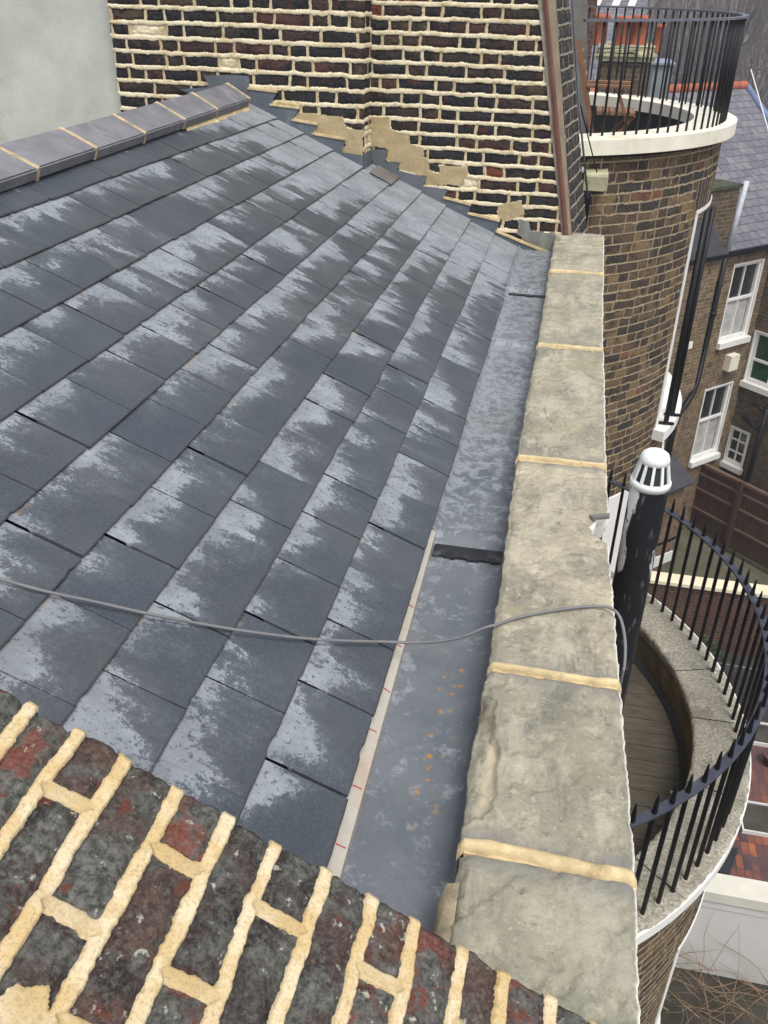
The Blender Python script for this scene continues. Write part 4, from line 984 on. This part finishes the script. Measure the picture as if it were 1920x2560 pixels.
# pipes
b = MB(); b.tube([tuple(f1(-.30, -1.56, .08)), tuple(f1(-.43, -2.85, .08))], .055, 10); b.build('grey_pole', plain('pale_grey_pole', (.50, .53, .57), .5, .12, 6), hs_)
pz = lambda s, z, e: tuple(f1(s-1.436*e, 1.25+(z-1.25)*(1-.0935*e), e))
b = MB(); b.tube([pz(s, z, .08 if z > -5.7 else .40) for s, z in ((-.33, -2.87), (-.36, -4.2), (-.39, -5.6), (-.46, -5.86), (-.62, -6.08), (-.76, -6.2), (-.83, -6.4), (-.84, -9.4))], .058, 10)
for s_, z_, e_ in ((-.36, -4.1, .08), (-.82, -6.36, .40)): b.tube([pz(s_, z_-.04, e_), pz(s_, z_+.04, e_)], .078, 10)
b.build('downpipe', M['iron'], hs_)
b = MB(); b.tube([tuple(f2_(s, z, .12)) for s, z in ((.83, -6.2), (.80, -7.4), (.78, -9.4))], .06, 10); b.tube([tuple(f2_(.83, -6.3, .12)), tuple(f2_(.45, -6.22, .12))], .035, 8); b.tube([tuple(f2_(.80, -6.75, .12)), tuple(f2_(.30, -6.6, .12))], .04, 8); b.build('downpipe', M['iron'], hs_)
b = MB(); obox(b, f1, .37, .66, -5.46, -5.12, .0, .16); b.build('extractor_vent', M['cream'], hs_)
b = MB(); obox(b, f1, -1.36, -1.25, -4.58, -4.44, .30, .33); b.build('small_vent', M['white'], hs_)
b = MB(); b.tube([tuple(f1(.9, .2, -1.2)), tuple(f1(.5, -1.6, .3)), tuple(f1(1.0, -2.2, .3))], .012, 5); b.build('aerial_lead', M['white'], hs_)

# ================================================================== GARDEN LEVEL
GZ = -9.5
tag(MB().box((-60, -30, GZ-.5), (120, 125, GZ-.002)).build('ground', M['garden']), kind='structure')
tag(MB().prism([(1.5, 14.35, GZ+.002), (1.5, 24, GZ+.002), (12, 24, GZ+.002), (12, 14.35, GZ+.002)], (0, 0, .004)).build('paving', M['paving']), kind='structure')
fe = thing('garden_fence', 'brown stained board fence crossing behind the pointed railings', 'fence', (3.5, 19, GZ))
FA = np.array([3.0, 19.3, 0.]); FD = np.array([.707, -.707, 0]); FN = np.array([-.707, -.707, 0]); ff = fr(FA, FD, FN)
b = MB(); rf = random.Random(4)
for k in range(48):
    s0 = k*.125; dz = rf.uniform(-.006, .006)
    obox(b, ff, s0+.002, s0+.123, GZ+.12, GZ+1.72+dz, -.012, .004+rf.uniform(-.004, .004))
b.build('board_panel', M['fence'], fe)
for s0 in (1.95, 3.9): b = MB(); obox(b, ff, s0-.05, s0+.05, GZ, GZ+1.82, .006, .10); b.build('post', M['fence'], fe)
for s0, s1 in ((.0, 1.88), (2.02, 3.83), (3.97, 6)):
    for z_ in (.62, 1.12, 1.5):
        b = MB(); obox(b, ff, s0, s1, GZ+z_, GZ+z_+.05, .006, .05); b.build('rail', M['fencerail'], fe)
b = MB(); obox(b, ff, 0, 6, GZ+1.735, GZ+1.80, -.04, .055); b.build('capping', M['fencerail'], fe)
b = MB(); obox(b, ff, 0, 6, GZ, GZ+.115, -.012, .03); b.build('gravel_board', M['paving'], fe)
# garden wall with cream coping
gw = thing('garden_wall', 'dark red brick garden wall with cream coping seen through the railings', 'garden wall', (3, 14.2, GZ))
panel('brick_face', lambda s, z, e=0.: np.array([s, 14.13-e, z]), 1.2, 8, -11.5, -8.10, M['gbrick'], (), gw)
panel('rear_face', lambda s, z, e=0.: np.array([s, 14.36+e, z]), 1.2, 8, GZ, -8.10, M['gbrick'], (), gw)
b = MB(); b.box((1.2, 14.08, -8.098), (8, 14.40, -8.02), .006); b.build('coping', plain('cream_coping', (.74, .66, .47), .8, .08, 5), gw)
# sunken yard in front of it
yd = MB(); yd.prism([(.2, 10.6, GZ+.004), (8, 10.6, GZ+.004), (8, 14.12, GZ+.004), (.2, 14.12, GZ+.004)], (0, 0, .004)); tag(yd.build('yard', plain('dark_yard', (.035, .032, .03), .9, .4, 3)), kind='structure')
b = MB(); b.tube([(3.4, 13.0, -8.9), (4.6, 12.95, -8.9)], .02, 6); b.tube([(3.4, 13.0, -8.9), (3.4, 13.0, GZ)], .02, 6); b.tube([(4.6, 12.95, -8.9), (4.6, 12.95, GZ)], .02, 6)
tag(b.build('metal_rack', M['greyrail']), 'low grey metal frame in the dark yard behind the pointed railings', 'frame')
# little shrubs in the yard
def leafy(name, c, r, n, m, label, seed, cat='shrub'):
    t = thing(name, label, cat, c); rn = random.Random(seed); b = MB()
    for i in range(n):
        while True:
            p = Vector((rn.uniform(-1, 1), rn.uniform(-1, 1), rn.uniform(-1, 1)))
            if .35 < p.length < 1: break
        p = Vector(c)+Vector((p.x*r, p.y*r, p.z*r*1.2+r)); a = Vector((rn.uniform(-1, 1), rn.uniform(-1, 1), rn.uniform(-.3, 1))).normalized(); u = a.orthogonal().normalized(); v = a.cross(u); s = rn.uniform(.03, .06)
        b.bm.faces.new([b.bm.verts.new(p+u*s*x+v*s*y) for x, y in ((-1, 0), (0, -.5), (1, 0), (0, .5))])
    b.build('foliage', m, t)
    b = MB(); b.tube([c, (c[0], c[1], c[2]+r*1.2)], .02, 5); b.build('stem', M['bark'], t)
leafy('shrub', (3.30, 13.3, GZ), .40, 900, M['leaf'], 'dark green evergreen shrub in the sunken yard behind the pointed railings', 3)
# little lean-to extension beside the garden
ext = thing('extension', 'small brick lean-to with dark slate roof behind the white vent cowl', 'extension', (2.6, 17, GZ))
EA = fr(np.array([3.06, 17.0, 0]), -D1, N1)      # face running back to the left
panel('brick_wall', fr(np.array([3.02, 16.95, 0]), -D1, N1), 0, 3.2, GZ, -7.35, wallbrick('pale_extension_brick', (.24, .14, .085), (.17, .10, .06), (.30, .25, .19)), (), ext)
panel('brick_wall', fr(np.array([3.02, 16.95, 0]), -D2, D1), 0, 2.2, GZ, -7.35, M['gbrick'], (), ext)
b = MB(); obox(b, EA, .02, 3.2, GZ+.16, GZ+.42, .0, .03); b.build('white_band', M['white'], ext)
b = MB(); obox(b, EA, .0, 3.2, GZ+.72, GZ+.78, .0, .02); b.build('dark_band', M['iron'], ext)
b = MB(); e0 = np.array([3.15, 16.30+.55, 0]); b.prism([tuple(e0+D1*.06+np.array([0, 0, -7.36])), tuple(e0-D1*3.4+np.array([0, 0, -7.36])), tuple(e0-D1*3.4-D2*2.3+np.array([0, 0, -6.05])), tuple(e0+D1*.06-D2*2.3+np.array([0, 0, -6.05]))], (0, 0, .05)); b.build('roof', plain('dark_lean_to_slates', (.05, .05, .06), .65, .25, 4), ext)

# tiled patio with white rendered retaining wall
pt = thing('patio', 'red quarry tiled patio on a white rendered retaining wall at lower right', 'patio', (4, 8.5, GZ))
MB().box((1.2, 7.40, -8.1), (9, 10.5, -7.905)).build('tiled_floor', M['tile'], pt)
MB().box((1.2, 7.34, GZ), (9, 7.62, -8.10)).build('retaining_wall', M['rwhite'], pt)
MB().prism([(1.2, 7.61, -7.899), (2.84, 7.61, -7.899), (3.0, 8.02, -7.899), (1.2, 7.92, -7.899)], (0, 0, .03)).build('shadow_slab', M['deckdark'], pt)  # shadow band on the tiles, put in as a thin dark slab
b = MB(); b.box((1.2, 7.30, -8.06), (9, 7.60, -7.885), .008); b.build('coping', plain('pale_cap', (.62, .60, .52), .8, .08, 4), pt)
b = MB(); b.box((1.2, 7.325, -8.20), (9, 7.3385, -8.062)); b.build('moulding', M['rwhite'], pt)
def planter(x0, x1, y0, y1, lab):
    t = thing('planter_bed', lab, 'planter', (x0, y0, -7.9)); b = MB(); w_ = .022
    b.box((x0, y0, -7.903), (x1, y0+w_, -7.845)); b.box((x0, y1-w_, -7.903), (x1, y1, -7.845)); b.box((x0, y0+w_, -7.903), (x0+w_, y1-w_, -7.845)); b.box((x1-w_, y0+w_, -7.903), (x1, y1-w_, -7.845))
    b.build('white_frame', M['rwhite'], t); MB().box((x0+w_, y0+w_, -7.9035), (x1-w_, y1-w_, -7.87)).build('soil', M['garden'], t)
planter(3.08, 4.9, 8.30, 8.82, 'white framed planting bed on the red tiled patio, nearer one')
planter(3.36, 4.9, 9.95, 10.4, 'white framed planting bed at the far edge of the red patio')
def pot(x, y, r, lab):
    b = MB(); b.lathe([(.001, 0), (r*.7, 0), (r, r*1.5), (r*1.12, r*1.5), (r*1.12, r*1.75), (r*.9, r*1.75), (r*.85, r*1.4), (.001, r*1.4)], (x, y, -7.9), 18); tag(b.build('plant_pot', plain('dark_clay', (.10, .045, .04), .8, .3, 8)), lab, 'plant pot')
pot(3.62, 9.62, .10, 'dark clay plant pot standing on the red tiles beside the far bed')
# bare shrub below the white wall
sh = thing('bare_shrub', 'leafless tangle of brown twigs at the foot of the white wall', 'shrub', (2.8, 6.9, GZ))
b = MB(); rt = random.Random(8)
for i in range(230):
    x, y = rt.uniform(1.9, 4.4), rt.uniform(5.4, 7.2); d = Vector((rt.uniform(-1, 1), rt.uniform(-.5, .5), rt.uniform(.15, .8))).normalized(); p = Vector((x, y, GZ+rt.uniform(0, .5))); pts = [p]; L = rt.uniform(.3, .75)
    for k in range(5):
        d = (d+Vector((rt.uniform(-.25, .25), rt.uniform(-.25, .25), rt.uniform(-.2, .15)))).normalized(); p = p+d*L/3
        if p.y > 7.30: p.y = 7.29
        pts.append(p.copy())
    b.tube(pts, [.007*(1-.16*k)*rt.uniform(.6, 1.3) for k in range(6)], 4)
b.build('twigs', M['twig'], sh)

# ================================================================== DISTANCE
# neighbour's chimney with pots
cs = thing('neighbour_chimney', 'old brick chimney with red clay pots seen through the terrace railing', 'chimney', (.6, 17.5, -3))
b = MB()
CX0, CX1, CY = .16, 1.02, 17.0
panel('brick_body', lambda s, z, e=0.: np.array([s, CY-e, z]), CX0, CX1, -3, .50, M['houseb'], (), cs)
panel('brick_body', lambda s, z, e=0.: np.array([CX1+e, CY+s, z]), 0, .9, -3, .50, M['houseb'], (), cs)
b = MB(); b.box((CX0-.05, CY-.05, .42), (CX1+.06, CY+.95, .49)); b.box((CX0-.08, CY-.09, .492), (CX1+.09, CY+.98, .53)); b.build('corbel', M['sand'], cs)
b = MB(); b.box((CX0-.03, CY-.02, .531), (CX1+.03, CY+.9, .66)); bmesh.ops.subdivide_edges(b.bm, edges=b.bm.edges, cuts=4)
for v in b.bm.verts: v.co += Vector((random.uniform(-.02, .02), random.uniform(-.02, .02), random.uniform(-.03, .03)))
b.build('flaunching', M['sand'], cs)
for x, y, r, h in ((.10, 17.35, .15, .47), (.50, 17.15, .13, .44), (.76, 17.2, .14, .46)):
    b = MB(); b.lathe([(r*.95, 0), (r, h*.15), (r*.92, h*.75), (r*1.15, h*.8), (r*1.15, h*.93), (r*1.0, h), (r*.8, h), (r*.75, h*.3)], (x, y, .64), 20); b.build('chimney_pot', M['terracotta'], cs)
b = MB(); b.lathe([(.07, 0), (.075, .35), (.09, .36), (.09, .42), (.06, .42)], (1.12, 17.5, .55), 14); b.build('chimney_pot', M['terracotta'], cs)
ds = thing('dark_stack', 'narrow sooty brick stack left of the red chimney pots', 'chimney', (-.15, 16.5, -3))
panel('brick_body', lambda s, z, e=0.: np.array([s, 16.4-e, z]), -.26, .02, -3, 2.2, M['gbrick'], (), ds)
panel('brick_body', lambda s, z, e=0.: np.array([.02+e, 16.4+s, z]), 0, .5, -3, 2.2, M['gbrick'], (), ds)
gp = thing('grey_pier', 'slim grey rendered pier behind the leaning folding chair', 'pier', (-.1, 9.1, -.2))
b = MB(); b.hexa([(-.12, 8.95, -.2), (.10, 8.95, -.2), (.10, 9.3, -.2), (-.12, 9.3, -.2)], [(-.245, 8.95, 1.6), (-.12, 8.95, 1.6), (-.12, 9.3, 1.6), (-.245, 9.3, 1.6)]); b.build('shaft', M['greystone'], gp)
dm = thing('roof_dormer', 'blue grey boxy lead dormer on a roof beyond the terrace railing', 'dormer', (1.35, 19.2, -.3))
b = MB(); b.box((1.19, 19.05, -.6), (1.56, 20.5, .27), .01); b.build('lead_box', plain('dormer_lead', (.21, .225, .245), .6, .15, 4), dm)
b = MB(); b.box((1.15, 19.0, .272), (1.60, 20.5, .32), .01); b.build('lead_cap', plain('dormer_cap', (.22, .26, .34), .5, .15, 4), dm)
def simple_house(x0, x1, y0, y1, ze, zr, mw, mr, lab):
    t = thing('roof_house', lab, 'house', ((x0+x1)/2, y0, GZ))
    panel('wall', lambda s, z, e=0.: np.array([s, y0-e, z]), x0, x1, GZ, ze, mw, (), t); ym = (y0+y1)/2
    panel('wall', lambda s, z, e=0.: np.array([x1+e, y0+s, z]), 0, y1-y0, GZ, ze, mw, (), t)
    L = math.hypot(ym-y0, zr-ze)
    quad('roof', [(x0-.2, y0-.2, ze-.1), (x1+.2, y0-.2, ze-.1), (x1+.2, ym, zr), (x0-.2, ym, zr)], mr, t, [(x0, 0), (x1, 0), (x1, L), (x0, L)])
    quad('roof', [(x1+.2, y1+.2, ze-.1), (x0-.2, y1+.2, ze-.1), (x0-.2, ym, zr), (x1+.2, ym, zr)], mr, t, [(x0, 0), (x1, 0), (x1, L), (x0, L)])
    b = MB(); b.prism([(x1+.01, y0, ze), (x1+.01, y1, ze), (x1+.01, ym, zr-.1)], (-.1, 0, 0)); b.build('gable', mw, t)
    return t
simple_house(-6, 1.25, 18.5, 24.5, -1.2, .2, M['houseb'], M['roofslate'], 'slate roofed house behind the red chimney pots')
t = simple_house(-14, 1.4, 30, 38, -1.0, 1.7, M['houseb'], M['roofslate'], 'grey roofed house with white skylights at the top edge')
b = MB()
for x in (-.6, -.1, .5, 1.0): b.prism([(x, 33.2, 1.17), (x+.22, 33.2, 1.17), (x+.36, 33.8, 1.57), (x+.14, 33.8, 1.57)], (0, -.03, .05))
b.build('skylight', M['white'], t)
simple_house(6.2, 14, 24, 31, -1.0, .7, M['sand'], M['roofslate'], 'mossy gabled house at the right edge beyond the orange ridge')

# bare trees on the rising ground
def tree(name, base, H, seed, label):
    t = thing(name, label, 'tree', base, 'bare winter trees behind the roofs'); rn = random.Random(seed); b = MB(); tw = MB()
    def grow(p, d, L, r, dep):
        n = 3; pts = [p]; q = p
        for k in range(n):
            d = (d+Vector((rn.uniform(-.16, .16), rn.uniform(-.16, .16), rn.uniform(-.05, .12)))).normalized(); q = q+d*L/n; pts.append(q)
        tgt = b if dep < 3 else tw
        tgt.tube(pts, [r*(1-.13*k) for k in range(n+1)], 5 if dep < 2 else 3, cap=False)
        if dep >= 6: return
        for k in range(3 if dep < 4 else 2+rn.randint(0, 1)):
            a = rn.uniform(0, 6.28); s = rn.uniform(.35, .8); u = d.orthogonal().normalized(); v = d.cross(u)
            nd = (d+(u*math.cos(a)+v*math.sin(a))*s+Vector((0, 0, .12))).normalized()
            grow(pts[-1] if k else pts[2], nd, L*rn.uniform(.62, .82), r*.6, dep+1)
    grow(Vector(base), Vector((rn.uniform(-.05, .05), rn.uniform(-.05, .05), 1)), H*.27, H*.017, 0)
    b.build('trunk', M['bark'], t); tw.build('crown', M['bark'], t)
tl_ = ['bare tree with slim spreading crown behind the terrace railing', 'leafless tree at the top right corner, leaning crown', 'tall leafless tree behind the dormer with dense twigs', 'bare tree beyond the mossy gable, broad crown', 'distant leafless tree left of the mossy gable', 'thin bare tree at the right edge of the view', 'leafless tree with forked trunk beyond the orange ridge']
for i, (x, y, h) in enumerate(((3.0, 42, 10.5), (7.5, 40, 11), (5.2, 46, 12), (9.5, 47, 12), (6.2, 38, 9.5), (10.5, 42, 11), (8.3, 52, 13))):
    tree('bare_tree', (x, y, -7.5), h, 20+i, tl_[i])
# wooded hillside
gx = np.linspace(-70, 90, 120); gy = np.linspace(45, 120, 60); X, Y = np.meshgrid(gx, gy, indexing='ij')
Z = GZ+sstep(45, 95, Y)*24+fbm(X*.35, Y*.35, 4, 3)*1.6+fbm(X*1.3, Y*1.3, 3, 5)*.9
tag(grid('hillside', np.stack([X, Y, Z], -1), None, M['wood_far'], None), kind='structure')
b = MB(); rt = random.Random(31)
for i in range(3800):
    y = rt.uniform(50, 88); x = y*rt.uniform(-.02, .32); z = GZ+float(sstep(45, 95, np.array(y)))*24
    h = rt.uniform(1.5, 4.5); p = Vector((x, y, z)); d = Vector((rt.uniform(-.35, .35), rt.uniform(-.3, .3), 1)).normalized()
    pts = [p, p+d*h*.5+Vector((rt.uniform(-.2, .2), 0, 0)), p+d*h]
    b.tube(pts, [.05, .035, .012], 3, cap=False)
tag(b.build('far_wood', M['bark'], None), kind='stuff')

# ================================================================== AIR
b = MB(); b.box((-62, -32, GZ-1.0), (122, 130, 20.0))
hz = b.build('haze', None); hm_ = bpy.data.materials.new('haze_air'); hm_.use_nodes = True; ht = hm_.node_tree; ht.nodes.clear()
ho = ht.nodes.new('ShaderNodeOutputMaterial'); hv = ht.nodes.new('ShaderNodeVolumePrincipled'); hv.inputs['Color'].default_value = (.86, .88, .95, 1); hv.inputs['Density'].default_value = .0032; hv.inputs['Anisotropy'].default_value = .3
ht.links.new(hv.outputs[0], ho.inputs['Volume']); hz.data.materials.append(hm_); tag(hz, kind='stuff')
